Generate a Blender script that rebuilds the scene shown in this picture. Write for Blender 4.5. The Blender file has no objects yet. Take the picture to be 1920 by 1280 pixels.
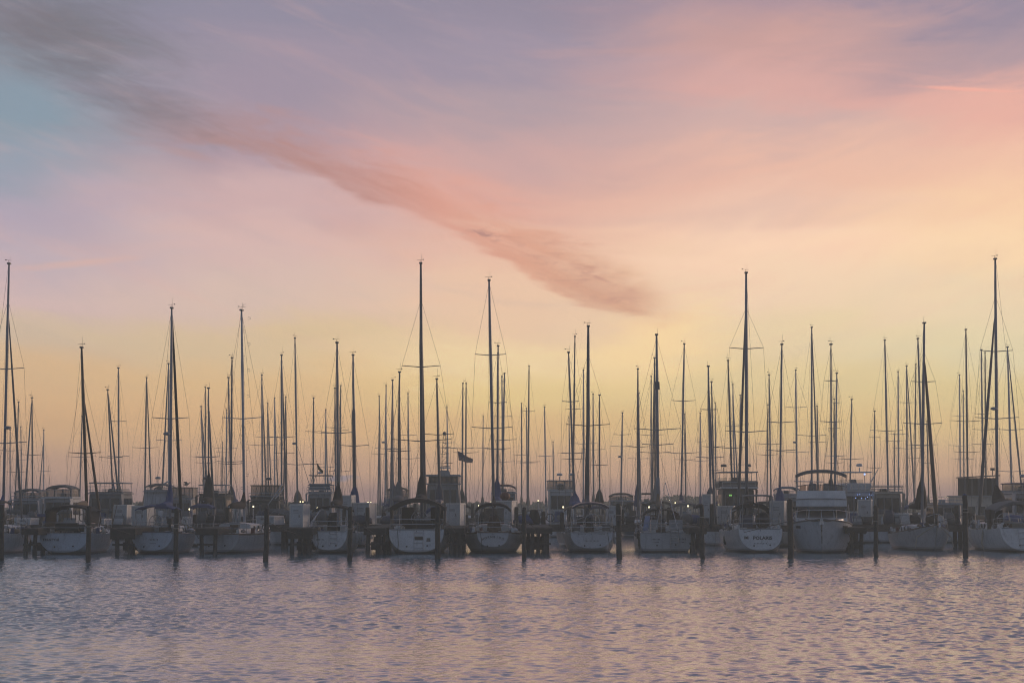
import bpy, math, random
import numpy as np
from mathutils import Vector, Matrix
R = math.radians
rnd = random.Random(7)
SC = bpy.context.scene
COL = SC.collection

# ------------------------------------------------------------------ camera
F_PX, HZ, CAM_H = 3583.0, 937.0, 3.3        # focal length in pixels of a 1920 wide frame, horizon row, eye height
PITCH = math.atan((HZ - 640.0) / F_PX)
cam_d = bpy.data.cameras.new('camera')
cam_d.sensor_width = 36.0
cam_d.lens = 36.0 * F_PX / 1920.0
cam_d.clip_start, cam_d.clip_end = 0.5, 5000.0
cam = bpy.data.objects.new('camera', cam_d)
COL.objects.link(cam)
cam.location = (0, 0, CAM_H)
cam.rotation_euler = (math.pi / 2 + PITCH, 0, 0)
SC.camera = cam
CP, SP = math.cos(PITCH), math.sin(PITCH)

def at(px, py, Y):
    """the point at depth Y seen at a pixel of the 1920 x 1280 frame"""
    dx, du = px - 960.0, 640.0 - py
    dy = CP * F_PX - SP * du
    dz = SP * F_PX + CP * du
    t = Y / dy
    return Vector((dx * t, Y, CAM_H + dz * t))

def px_at(Y):
    return F_PX / Y
def X_at(px, py, Y): return at(px, py, Y).x
def Z_at(py, Y): return at(960, py, Y).z

# ------------------------------------------------------------------ sky, sun, exposure
HAZE_D, HAZE_FAR, HAZE_TOP, HAZE_A = 0.00155, 480.0, 22.5, (0.185, 0.178, 0.168)     # density, reach, height and glow of the evening haze
SUN_AZ, SUN_EL = 52.0, 4.0                  # degrees to the side of the view axis, degrees above the horizon
def lin(c):
    return tuple(((v / 255.0) / 12.92 if v / 255.0 <= 0.04045 else ((v / 255.0 + 0.055) / 1.055) ** 2.4) for v in c)

world = bpy.data.worlds.new('World')
SC.world = world
world.use_nodes = True
wt = world.node_tree
wt.nodes.clear()
class NT:
    """small helper that strings shader nodes together"""
    def __init__(s, tree): s.t = tree
    def new(s, kind, **kw):
        n = s.t.nodes.new(kind)
        for k, v in kw.items(): setattr(n, k, v)
        return n
    def put(s, sock, v):
        if isinstance(v, bpy.types.NodeSocket): s.t.links.new(v, sock)
        elif v is not None: sock.default_value = v
    def m(s, op, a, b=None, c=None, clamp=False):
        n = s.new('ShaderNodeMath', operation=op, use_clamp=clamp)
        for i, v in enumerate((a, b, c)):
            if v is not None: s.put(n.inputs[i], v)
        return n.outputs[0]
    def vec(s, x, y, z=0.0):
        n = s.new('ShaderNodeCombineXYZ')
        for i, v in enumerate((x, y, z)): s.put(n.inputs[i], v)
        return n.outputs[0]
    def noise(s, v, scale=1.0, detail=4.0, rough=0.55, dist=0.0):
        n = s.new('ShaderNodeTexNoise')
        s.put(n.inputs['Vector'], v)
        n.inputs['Scale'].default_value = scale
        n.inputs['Detail'].default_value = detail
        n.inputs['Roughness'].default_value = rough
        n.inputs['Distortion'].default_value = dist
        return n.outputs['Fac']
    def smooth(s, v, a, b):
        n = s.new('ShaderNodeMapRange', interpolation_type='SMOOTHSTEP')
        s.put(n.inputs['Value'], v); s.put(n.inputs['From Min'], a); s.put(n.inputs['From Max'], b)
        return n.outputs['Result']
    def ramp(s, f, stops, mode='LINEAR'):
        n = s.new('ShaderNodeValToRGB')
        n.color_ramp.interpolation = mode
        e = n.color_ramp.elements
        e[0].position, e[0].color = stops[0][0], (*stops[0][1], 1)
        e[1].position, e[1].color = stops[-1][0], (*stops[-1][1], 1)
        for p, c in stops[1:-1]:
            k = e.new(p); k.color = (*c, 1)
        s.put(n.inputs[0], f)
        return n.outputs[0]
    def curve(s, f, pts):
        n = s.new('ShaderNodeFloatCurve')
        c = n.mapping.curves[0]
        c.points[0].location = pts[0]; c.points[1].location = pts[-1]
        for p in pts[1:-1]: c.points.new(*p)
        n.mapping.update()
        s.put(n.inputs['Value'], f)
        return n.outputs[0]
    def mix(s, f, a, b, blend='MIX'):
        n = s.new('ShaderNodeMix', data_type='RGBA', blend_type=blend)
        s.put(n.inputs[0], f)
        s.put(n.inputs[6], a if isinstance(a, bpy.types.NodeSocket) else (*a, 1))
        s.put(n.inputs[7], b if isinstance(b, bpy.types.NodeSocket) else (*b, 1))
        return n.outputs[2]

def build_sky():
    g = NT(wt)
    tc = g.new('ShaderNodeTexCoord')
    sx = g.new('ShaderNodeSeparateXYZ')
    wt.links.new(tc.outputs['Generated'], sx.inputs[0])
    x, y, z = sx.outputs
    DEG = 180.0 / math.pi
    az = g.m('MULTIPLY', g.m('ARCTAN2', x, y), DEG)
    el = g.m('MULTIPLY', g.m('ARCSINE', z), DEG)
    azp = lambda px: math.degrees(math.atan((px - 960.0) / F_PX))
    elp = lambda py: math.degrees(math.atan((HZ - py) / F_PX))
    # slow uneven drift of the colour bands, drawn out along the wind, which fans out from the glow
    a2 = g.m('SUBTRACT', az, 2.0)
    fan = g.m('SUBTRACT', el, g.m('MULTIPLY', g.m('SQRT', g.m('ADD', g.m('MULTIPLY', a2, a2), 9.0)), 0.32))
    n1 = g.noise(g.vec(g.m('MULTIPLY', az, 0.10), g.m('MULTIPLY', fan, 0.34)), 1.0, 5.0, 0.55, 0.6)
    n2 = g.noise(g.vec(g.m('ADD', g.m('MULTIPLY', az, 0.22), g.m('MULTIPLY', el, 0.30)), g.m('MULTIPLY', el, 1.1), 4.0), 1.0, 6.0, 0.6, 0.8)
    n3 = g.noise(g.vec(g.m('MULTIPLY', az, 0.5), g.m('MULTIPLY', el, 2.6), 9.0), 1.0, 5.0, 0.6, 0.5)
    lift = g.smooth(el, 1.0, 7.0)
    warp = g.m('MULTIPLY', lift, g.m('ADD', g.m('MULTIPLY', g.m('SUBTRACT', n1, 0.5), 3.4), g.m('MULTIPLY', g.m('SUBTRACT', n2, 0.5), 1.5)))
    ele = g.m('ADD', el, warp)
    aze = g.m('ADD', az, g.m('MULTIPLY', g.m('SUBTRACT', n2, 0.5), 6.0))
    t = g.m('DIVIDE', g.m('ADD', ele, 2.0), 20.0, clamp=True)
    cols = [
        (-15.0, [(1100, (128, 118, 124)), (930, (147, 128, 125)), (880, (176, 148, 132)), (800, (198, 164, 130)), (720, (206, 174, 138)), (640, (203, 181, 158)), (570, (206, 180, 176)), (480, (188, 172, 180)), (400, (177, 164, 178)), (320, (150, 158, 172)), (250, (139, 153, 166)), (130, (138, 145, 157)), (0, (132, 134, 148)), (-300, (118, 120, 136))]),
        (-7.6, [(1100, (130, 118, 124)), (930, (149, 129, 125)), (880, (182, 152, 132)), (800, (204, 169, 131)), (720, (213, 180, 138)), (640, (211, 186, 152)), (560, (212, 186, 173)), (470, (212, 180, 174)), (390, (204, 172, 171)), (260, (172, 150, 161)), (130, (160, 146, 161)), (0, (146, 140, 158)), (-300, (124, 120, 138))]),
        (0.0, [(1100, (132, 119, 124)), (930, (150, 130, 125)), (880, (186, 155, 132)), (800, (208, 175, 132)), (740, (222, 195, 142)), (680, (232, 206, 162)), (600, (229, 195, 165)), (520, (231, 194, 167)), (450, (228, 185, 164)), (380, (221, 173, 158)), (300, (204, 166, 162)), (200, (176, 156, 163)), (100, (158, 146, 162)), (-20, (148, 139, 156)), (-300, (124, 118, 138))]),
        (7.6, [(1100, (134, 120, 124)), (930, (151, 131, 126)), (880, (186, 156, 133)), (800, (206, 179, 134)), (720, (217, 195, 151)), (640, (226, 203, 166)), (560, (238, 207, 177)), (480, (247, 209, 180)), (400, (234, 194, 173)), (320, (230, 184, 165)), (240, (207, 173, 167)), (160, (214, 168, 161)), (70, (198, 158, 154)), (-10, (174, 147, 156)), (-300, (130, 122, 140))]),
        (15.0, [(1100, (136, 122, 125)), (930, (152, 132, 127)), (880, (188, 158, 134)), (800, (208, 181, 137)), (740, (211, 191, 144)), (660, (220, 205, 168)), (580, (230, 208, 174)), (500, (246, 212, 173)), (400, (245, 205, 169)), (300, (238, 192, 167)), (200, (230, 175, 161)), (100, (174, 151, 159)), (0, (151, 139, 156)), (-300, (126, 120, 138))]),
    ]
    def LS(p, c):
        """linear sky radiance above the haze that shows as colour c at image row p through it"""
        e = max(0.05, elp(p)); d = min(HAZE_FAR, (HAZE_TOP - CAM_H) / math.sin(R(e)))
        T = math.exp(-HAZE_D * d)
        return tuple(max(0.02, (v - (1 - T) * A) / T) for v, A in zip(lin(c), HAZE_A))
    out = None
    for i, (a, st) in enumerate(cols):
        # the sky itself is brighter low down than it looks through the haze
        stops = sorted((max(0.0, min(1.0, (elp(p) + 2.0) / 20.0)), LS(p, c)) for p, c in st)
        c = g.ramp(t, stops, 'EASE')
        if out is None: out = c
        else: out = g.mix(g.smooth(aze, cols[i - 1][0], a), out, c)
    # high thin cirrus over everything
    n4 = g.noise(g.vec(g.m('MULTIPLY', az, 0.16), g.m('MULTIPLY', fan, 0.75), 17.0), 1.0, 7.0, 0.60, 0.7)
    n5 = g.noise(g.vec(g.m('MULTIPLY', az, 0.5), g.m('MULTIPLY', fan, 2.4), 23.0), 1.0, 6.0, 0.62, 0.9)
    out = g.mix(g.m('MULTIPLY', g.m('MULTIPLY', g.smooth(n4, 0.48, 0.72), lift), 0.26), out, g.mix(0.55, out, lin((246, 186, 168))))
    out = g.mix(g.m('MULTIPLY', g.m('MULTIPLY', g.smooth(n4, 0.50, 0.28), lift), 0.20), out, g.mix(0.55, out, lin((160, 150, 166))))
    out = g.mix(g.m('MULTIPLY', g.m('MULTIPLY', g.smooth(n5, 0.52, 0.78), lift), 0.10), out, g.mix(0.5, out, lin((250, 205, 186))))
    out = g.mix(g.m('MULTIPLY', g.m('MULTIPLY', g.smooth(n5, 0.46, 0.24), lift), 0.06), out, g.mix(0.5, out, lin((150, 135, 150))))
    # thin bright wisps and faint darker ones
    wis = g.smooth(n3, 0.52, 0.78)
    reg = lambda cx, cy, rx, ry, rot=0.0, soft=(0.25, 1.0), w=0.5: blob(cx, cy, rx, ry, rot, soft, w)
    wn = g.m('SUBTRACT', n2, 0.5)
    wn3 = g.m('SUBTRACT', n3, 0.5)
    def blob(cx, cy, rx, ry, rot, soft, w):
        ca, sa = math.cos(R(rot)), math.sin(R(rot))
        k = math.degrees(1.0 / F_PX)
        u = g.m('SUBTRACT', az, azp(cx)); v = g.m('SUBTRACT', el, elp(cy))
        uu = g.m('DIVIDE', g.m('ADD', g.m('MULTIPLY', u, ca), g.m('MULTIPLY', v, sa)), rx * k)
        vv = g.m('DIVIDE', g.m('SUBTRACT', g.m('MULTIPLY', v, ca), g.m('MULTIPLY', u, sa)), ry * k)
        r = g.m('SQRT', g.m('ADD', g.m('MULTIPLY', uu, uu), g.m('MULTIPLY', vv, vv)))
        r = g.m('ADD', r, g.m('ADD', g.m('MULTIPLY', wn, w * 2.0), g.m('ADD', g.m('MULTIPLY', wn3, w * 1.2), g.m('MULTIPLY', g.m('SUBTRACT', n5, 0.5), w * 2.2))))
        return g.m('SUBTRACT', 1.0, g.smooth(r, soft[0], soft[1]))
    out = g.mix(g.m('MULTIPLY', g.m('MULTIPLY', wis, reg(960, 690, 420, 80)), 0.8), out, LS(690, (247, 220, 176)))
    out = g.mix(g.m('MULTIPLY', g.m('MULTIPLY', wis, reg(1540, 600, 500, 60)), 0.28), out, LS(600, (250, 226, 188)))
    out = g.mix(g.m('MULTIPLY', reg(1235, 650, 180, 90, 20, (0.0, 1.15)), 0.55), out, LS(650, (250, 214, 160)))
    out = g.mix(g.m('MULTIPLY', reg(830, 350, 330, 70, -18, (0.1, 1.1)), 0.45), out, LS(350, (224, 164, 150)))
    # the long ragged bank of cloud running down towards the glow
    q = g.m('DIVIDE', g.m('ADD', az, 20.0), 40.0, clamp=True)
    P = lambda px, py: ((azp(px) + 20.0) / 40.0, elp(py) / 16.0)
    low = g.m('MULTIPLY', g.curve(q, [(0, elp(258) / 16), P(70, 262), P(240, 272), P(430, 284), P(520, 315), P(600, 340), P(690, 385), P(800, 417), P(880, 455), P(950, 490), P(1000, 525), P(1090, 575), P(1200, 596), (1, elp(680) / 16)]), 16.0)
    upp = g.m('MULTIPLY', g.curve(q, [(0, elp(235) / 16), P(70, 254), P(240, 250), P(400, 248), P(500, 264), P(600, 300), P(700, 338), P(800, 372), P(900, 412), P(1000, 455), P(1100, 500), P(1200, 545), (1, elp(640) / 16)]), 16.0)
    elw = g.m('ADD', g.m('ADD', el, g.m('MULTIPLY', g.m('SUBTRACT', n5, 0.5), 0.5)), g.m('ADD', g.m('MULTIPLY', wn, 0.9), g.m('MULTIPLY', wn3, 0.5)))
    a1 = g.smooth(g.m('SUBTRACT', elw, low), -0.08, 0.26)
    elv = g.m('ADD', elw, g.m('MULTIPLY', g.m('SUBTRACT', n5, 0.5), 1.5))
    a3 = g.smooth(g.m('SUBTRACT', elv, upp), -0.35, 1.15)
    st = g.curve(q, [(0, 0.0), (P(60, 0)[0], 0.0), (P(250, 0)[0], 0.62), (P(420, 0)[0], 0.85), (P(700, 0)[0], 0.9), (P(840, 0)[0], 0.85), (P(1000, 0)[0], 0.9), (P(1180, 0)[0], 0.85), (P(1275, 0)[0], 0.0), (1, 0)])
    rag = g.noise(g.vec(g.m('ADD', g.m('MULTIPLY', az, 0.55), g.m('MULTIPLY', el, 0.9)), g.m('ADD', g.m('MULTIPLY', el, 2.2), g.m('MULTIPLY', az, 0.75)), 5.0), 1.0, 7.0, 0.64, 0.8)
    body = g.m('ADD', 0.66, g.m('MULTIPLY', g.smooth(rag, 0.34, 0.62), 0.34))
    band = g.m('MULTIPLY', g.m('MULTIPLY', g.m('MULTIPLY', a1, g.m('SUBTRACT', 1.0, a3)), st), body)
    bc = g.ramp(q, [(P(0, 0)[0], LS(262, (150, 138, 146))), (P(300, 0)[0], LS(265, (166, 140, 144))), (P(450, 0)[0], LS(275, (176, 138, 134))), (P(680, 0)[0], LS(370, (186, 138, 130))), (P(830, 0)[0], LS(405, (214, 155, 138))), (P(1000, 0)[0], LS(490, (214, 158, 134))), (P(1120, 0)[0], LS(530, (206, 157, 132))), (P(1260, 0)[0], LS(580, (220, 172, 138)))])
    out = g.mix(band, out, bc)
    out = g.mix(g.m('MULTIPLY', reg(1150, 548, 150, 42, -18, (0.0, 1.2), 0.35), 0.55), out, LS(548, (208, 160, 138)))
    mott = g.m('MULTIPLY', g.smooth(g.noise(g.vec(g.m('MULTIPLY', az, 1.1), g.m('MULTIPLY', el, 3.4), 2.0), 1.0, 6.0, 0.62, 0.9), 0.47, 0.68), 0.75)
    out = g.mix(g.m('MULTIPLY', mott, reg(905, 438, 60, 20, -10, (0.1, 1.0), 0.6)), out, LS(438, (168, 128, 124)))
    out = g.mix(g.m('MULTIPLY', mott, reg(1090, 520, 200, 50, -24, (0.1, 1.1), 0.5)), out, LS(520, (192, 144, 130)))
    out = g.mix(g.m('MULTIPLY', reg(340, 292, 90, 13, -13, (0.1, 1.0), 0.4), 0.4), out, LS(292, (186, 146, 140)))
    # grey smudge in the corner, and the clearing beneath it
    out = g.mix(g.m('MULTIPLY', reg(20, 215, 110, 75, 0, (0.2, 1.1), 0.3), 0.6), out, LS(215, (136, 154, 168)))
    out = g.mix(g.m('MULTIPLY', reg(95, 68, 260, 84, -8, (-0.3, 1.25), 0.38), 0.8), out, LS(68, (116, 108, 114)))
    out = g.mix(g.m('MULTIPLY', reg(225, 185, 250, 66, -17, (-0.2, 1.1), 0.55), 0.62), out, LS(185, (122, 114, 123)))
    out = g.mix(g.m('MULTIPLY', reg(1820, 180, 125, 5.0, -5.5, (0.2, 1.1), 0.5), 0.6), out, LS(180, (246, 176, 158)))
    out = g.mix(g.m('MULTIPLY', reg(150, 502, 150, 10, 7, (0.1, 1.1), 0.35), 0.6), out, LS(502, (214, 176, 164)))
    out = g.mix(g.m('MULTIPLY', reg(640, 897, 42, 9, 6, (0.3, 0.9), 0.9), 0.7), out, LS(897, (132, 130, 142)))
    # the rest of the dome: dusk blue overhead and opposite the glow
    zen = g.smooth(el, 13.0, 50.0)
    out = g.mix(zen, out, lin((108, 113, 133)))
    side = g.ramp(g.m('DIVIDE', el, 90.0, clamp=True), [(0.0, lin((86, 92, 104))), (0.08, lin((90, 97, 113))), (0.25, lin((88, 99, 119))), (1.0, lin((100, 110, 130)))])
    ang = g.m('ABSOLUTE', g.m('SUBTRACT', az, 20.0))
    ang = g.m('MINIMUM', ang, g.m('SUBTRACT', 360.0, ang))
    out = g.mix(g.smooth(ang, 38.0, 120.0), out, side)
    nish = g.new('ShaderNodeTexSky', sky_type='NISHITA', sun_disc=False)
    nish.sun_elevation, nish.sun_rotation = R(SUN_EL), R(SUN_AZ)
    nish.dust_density, nish.ozone_density = 2.0, 2.0
    bg = g.new('ShaderNodeBackground'); bg.inputs['Strength'].default_value = 1.0
    b2 = g.new('ShaderNodeBackground'); b2.inputs['Strength'].default_value = 0.004
    wt.links.new(out, bg.inputs['Color']); wt.links.new(nish.outputs[0], b2.inputs['Color'])
    ad = g.new('ShaderNodeAddShader')
    wt.links.new(bg.outputs[0], ad.inputs[0]); wt.links.new(b2.outputs[0], ad.inputs[1])
    o = g.new('ShaderNodeOutputWorld')
    wt.links.new(ad.outputs[0], o.inputs['Surface'])
build_sky()

sun_d = bpy.data.lights.new('sun', 'SUN')
sun_d.energy, sun_d.angle, sun_d.color = 1.3, R(8.0), (1.0, 0.70, 0.52)
sun = bpy.data.objects.new('sun', sun_d)
COL.objects.link(sun)
_d = Vector((math.sin(R(SUN_AZ)) * math.cos(R(SUN_EL)), math.cos(R(SUN_AZ)) * math.cos(R(SUN_EL)), math.sin(R(SUN_EL))))
sun.rotation_euler = (-_d).to_track_quat('-Z', 'Y').to_euler()

vs = SC.view_settings
vs.view_transform, vs.look, vs.exposure, vs.gamma = 'Standard', 'None', 0.0, 1.0
vs.use_curve_mapping = False
SC.render.engine = 'CYCLES'
SC.cycles.use_denoising = True
SC.cycles.pixel_filter_type = 'BLACKMAN_HARRIS'
SC.cycles.filter_width = 1.1
SC.cycles.max_bounces = 5
world.cycles.sampling_method = 'MANUAL'
world.cycles.sample_map_resolution = 512
SC.cycles.volume_bounces = 1
SC.cycles.transparent_max_bounces = 12

# ------------------------------------------------------------------ materials
MATS = {}
def mat(name, col, rough=0.5, metal=0.0, var=0.12, scale=3.0, bump=0.0, spec=0.5, emit=None, alpha=None):
    """plain surface: base colour broken up by weathering noise"""
    if name in MATS: return MATS[name]
    m = bpy.data.materials.new(name); m.use_nodes = True
    t = m.node_tree; g = NT(t)
    b = t.nodes['Principled BSDF']
    tc = g.new('ShaderNodeTexCoord')
    oi = g.new('ShaderNodeObjectInfo')
    off = g.new('ShaderNodeVectorMath', operation='ADD')
    t.links.new(tc.outputs['Object'], off.inputs[0])
    cx = g.vec(g.m('MULTIPLY', oi.outputs['Random'], 37.0), g.m('MULTIPLY', oi.outputs['Random'], 91.0), 0.0)
    t.links.new(cx, off.inputs[1])
    n = g.noise(off.outputs[0], scale, 5.0, 0.6)
    dark = tuple(c * (1 - var * 2.0) for c in col); light = tuple(min(1, c * (1 + var)) for c in col)
    c = g.ramp(n, [(0.28, dark), (0.5, col), (0.75, light)])
    t.links.new(c, b.inputs['Base Color'])
    b.inputs['Roughness'].default_value = rough
    b.inputs['Metallic'].default_value = metal
    b.inputs['Specular IOR Level'].default_value = spec
    if bump:
        bn = g.new('ShaderNodeBump'); bn.inputs['Strength'].default_value = bump
        bn.inputs['Distance'].default_value = 0.02
        t.links.new(g.noise(off.outputs[0], scale * 6, 4.0, 0.6), bn.inputs['Height'])
        t.links.new(bn.outputs[0], b.inputs['Normal'])
    if emit:
        b.inputs['Emission Color'].default_value = (*emit[0], 1)
        b.inputs['Emission Strength'].default_value = emit[1]
    if alpha is not None: b.inputs['Alpha'].default_value = alpha
    MATS[name] = m
    return m

def hull_mat(name, top, bottom=(0.02, 0.022, 0.026), line=0.13, stripe=None, rough=0.28):
    """topside paint above the waterline, a boot stripe and dark bottom paint below, scum at the line"""
    if name in MATS: return MATS[name]
    m = bpy.data.materials.new(name); m.use_nodes = True
    t = m.node_tree; g = NT(t)
    b = t.nodes['Principled BSDF']
    tc = g.new('ShaderNodeTexCoord')
    s = g.new('ShaderNodeSeparateXYZ'); t.links.new(tc.outputs['Object'], s.inputs[0])
    n = g.noise(tc.outputs['Object'], 1.6, 5.0, 0.6)
    st = g.noise(g.vec(g.m('MULTIPLY', s.outputs[0], 5.0), g.m('MULTIPLY', s.outputs[1], 5.0), g.m('MULTIPLY', s.outputs[2], 0.5)), 1.0, 4.0, 0.6)
    c = g.ramp(n, [(0.3, tuple(v * 0.84 for v in top)), (0.6, top)])
    c = g.mix(g.m('MULTIPLY', g.smooth(st, 0.5, 0.7), 0.55), c, tuple(v * 0.5 for v in top))
    zz = g.m('ADD', s.outputs[2], g.m('MULTIPLY', g.m('SUBTRACT', n, 0.5), 0.04))
    f = g.smooth(zz, line - 0.02, line + 0.02)
    f2 = g.smooth(zz, line + 0.10, line + 0.13)
    c = g.mix(g.m('MULTIPLY', g.m('SUBTRACT', 1.0, f2), 0.9), c, stripe or tuple(v * 0.5 for v in top))
    c = g.mix(g.m('SUBTRACT', 1.0, f), c, bottom)
    t.links.new(c, b.inputs['Base Color'])
    b.inputs['Roughness'].default_value = rough
    MATS[name] = m
    return m

def see_through(name, tint, thru):
    """clear vinyl or window glass: part mirror, part see-through"""
    if name in MATS: return MATS[name]
    m = bpy.data.materials.new(name); m.use_nodes = True
    t = m.node_tree; t.nodes.clear(); g = NT(t)
    tr = g.new('ShaderNodeBsdfTransparent'); tr.inputs[0].default_value = (*tint, 1)
    pb = g.new('ShaderNodeBsdfPrincipled'); pb.inputs['Base Color'].default_value = (0.25, 0.26, 0.27, 1); pb.inputs['Roughness'].default_value = 0.18
    mx = g.new('ShaderNodeMixShader'); mx.inputs[0].default_value = 1.0 - thru
    t.links.new(tr.outputs[0], mx.inputs[1]); t.links.new(pb.outputs[0], mx.inputs[2])
    o = g.new('ShaderNodeOutputMaterial'); t.links.new(mx.outputs[0], o.inputs[0])
    MATS[name] = m
    return m

YWHITE = mat('dimmed_white_paint', (0.44, 0.47, 0.52), 0.4, var=0.14, scale=1.2)  # dusk dimness of the back yachts put into the white
WHITE = mat('white_gelcoat', (0.66, 0.68, 0.70), 0.35, var=0.10, scale=1.5)
CREAM = mat('cream_gelcoat', (0.56, 0.53, 0.47), 0.4, var=0.10, scale=1.5)
GREYP = mat('grey_paint', (0.30, 0.32, 0.35), 0.45)
DKGREY = mat('dark_grey_paint', (0.10, 0.105, 0.115), 0.5)
NAVY = mat('navy_paint', (0.03, 0.045, 0.09), 0.35)
BLACKC = mat('black_canvas', (0.022, 0.022, 0.024), 0.85, bump=0.2)
BLUEC = mat('blue_canvas', (0.045, 0.075, 0.21), 0.85, bump=0.2)
STEELBLUEC = mat('faded_blue_canvas', (0.13, 0.21, 0.30), 0.85, bump=0.2)
TANC = mat('tan_canvas', (0.24, 0.18, 0.125), 0.85, bump=0.2)
GREYC = mat('grey_canvas', (0.17, 0.17, 0.18), 0.85, bump=0.2)
REDC = mat('maroon_canvas', (0.12, 0.03, 0.03), 0.85, bump=0.2)
MAST_G = mat('grey_aluminium', (0.30, 0.32, 0.36), 0.42, var=0.15, scale=0.7)
MAST_D = mat('dark_aluminium', (0.15, 0.16, 0.18), 0.5, var=0.15, scale=0.7)
MAST_W = mat('white_painted_spar', (0.52, 0.54, 0.58), 0.45, var=0.1, scale=0.7)
MAST_B = mat('brown_spar', (0.12, 0.08, 0.055), 0.5, var=0.15, scale=0.7)
WIRE = mat('rigging_wire', (0.10, 0.10, 0.11), 0.5)
STEEL = mat('stainless_tube', (0.55, 0.55, 0.56), 0.25, metal=0.85, var=0.05)
TEAK = mat('teak_trim', (0.11, 0.065, 0.04), 0.6, var=0.2, scale=5)
GLASS = mat('dark_window_glass', (0.03, 0.034, 0.04), 0.08, var=0.0, spec=0.8)
VINYL = see_through('clear_vinyl', (0.80, 0.78, 0.74), 0.62)
CLEAR = see_through('window_glass', (0.82, 0.86, 0.86), 0.75)
RUBBER = mat('black_rubber', (0.02, 0.02, 0.02), 0.7)
ROPE = mat('pale_rope', (0.36, 0.33, 0.28), 0.9, scale=20)
DARKROPE = mat('dark_rope', (0.06, 0.055, 0.05), 0.9, scale=20)
PILE = mat('creosoted_pile', (0.06, 0.056, 0.05), 0.9, var=0.3, scale=4, bump=0.6)
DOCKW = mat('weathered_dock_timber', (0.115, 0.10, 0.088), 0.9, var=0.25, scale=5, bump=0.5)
DOCKD = mat('dark_dock_timber', (0.04, 0.036, 0.033), 0.85, var=0.3, scale=5, bump=0.5)  # darker timber for stringers, end boards and cross boards
CABM = mat('white_cabinet_panel', (0.60, 0.62, 0.64), 0.5, var=0.08, scale=2)
CABT = mat('pale_cabinet_trim', (0.74, 0.73, 0.70), 0.45, var=0.05)
LETTER = mat('dark_blue_lettering', (0.035, 0.04, 0.055), 0.5, var=0.0)
LAMP = mat('lit_lamp_lens', (0.9, 0.85, 0.6), 0.4, var=0.0, emit=((1.0, 0.85, 0.5), 2.4))
LAMPB = mat('lit_blue_lamp', (0.5, 0.6, 0.9), 0.4, var=0.0, emit=((0.30, 0.45, 1.0), 2.2))
LAMPG = mat('lit_green_lamp', (0.3, 0.6, 0.2), 0.4, var=0.0, emit=((0.25, 0.7, 0.12), 1.0))
FENDER = mat('white_fender', (0.62, 0.62, 0.62), 0.5, var=0.15, scale=6)
FEND_B = mat('blue_fender', (0.06, 0.10, 0.24), 0.5)
ORANGE = mat('orange_buoy', (0.20, 0.085, 0.055), 0.6)

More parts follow.
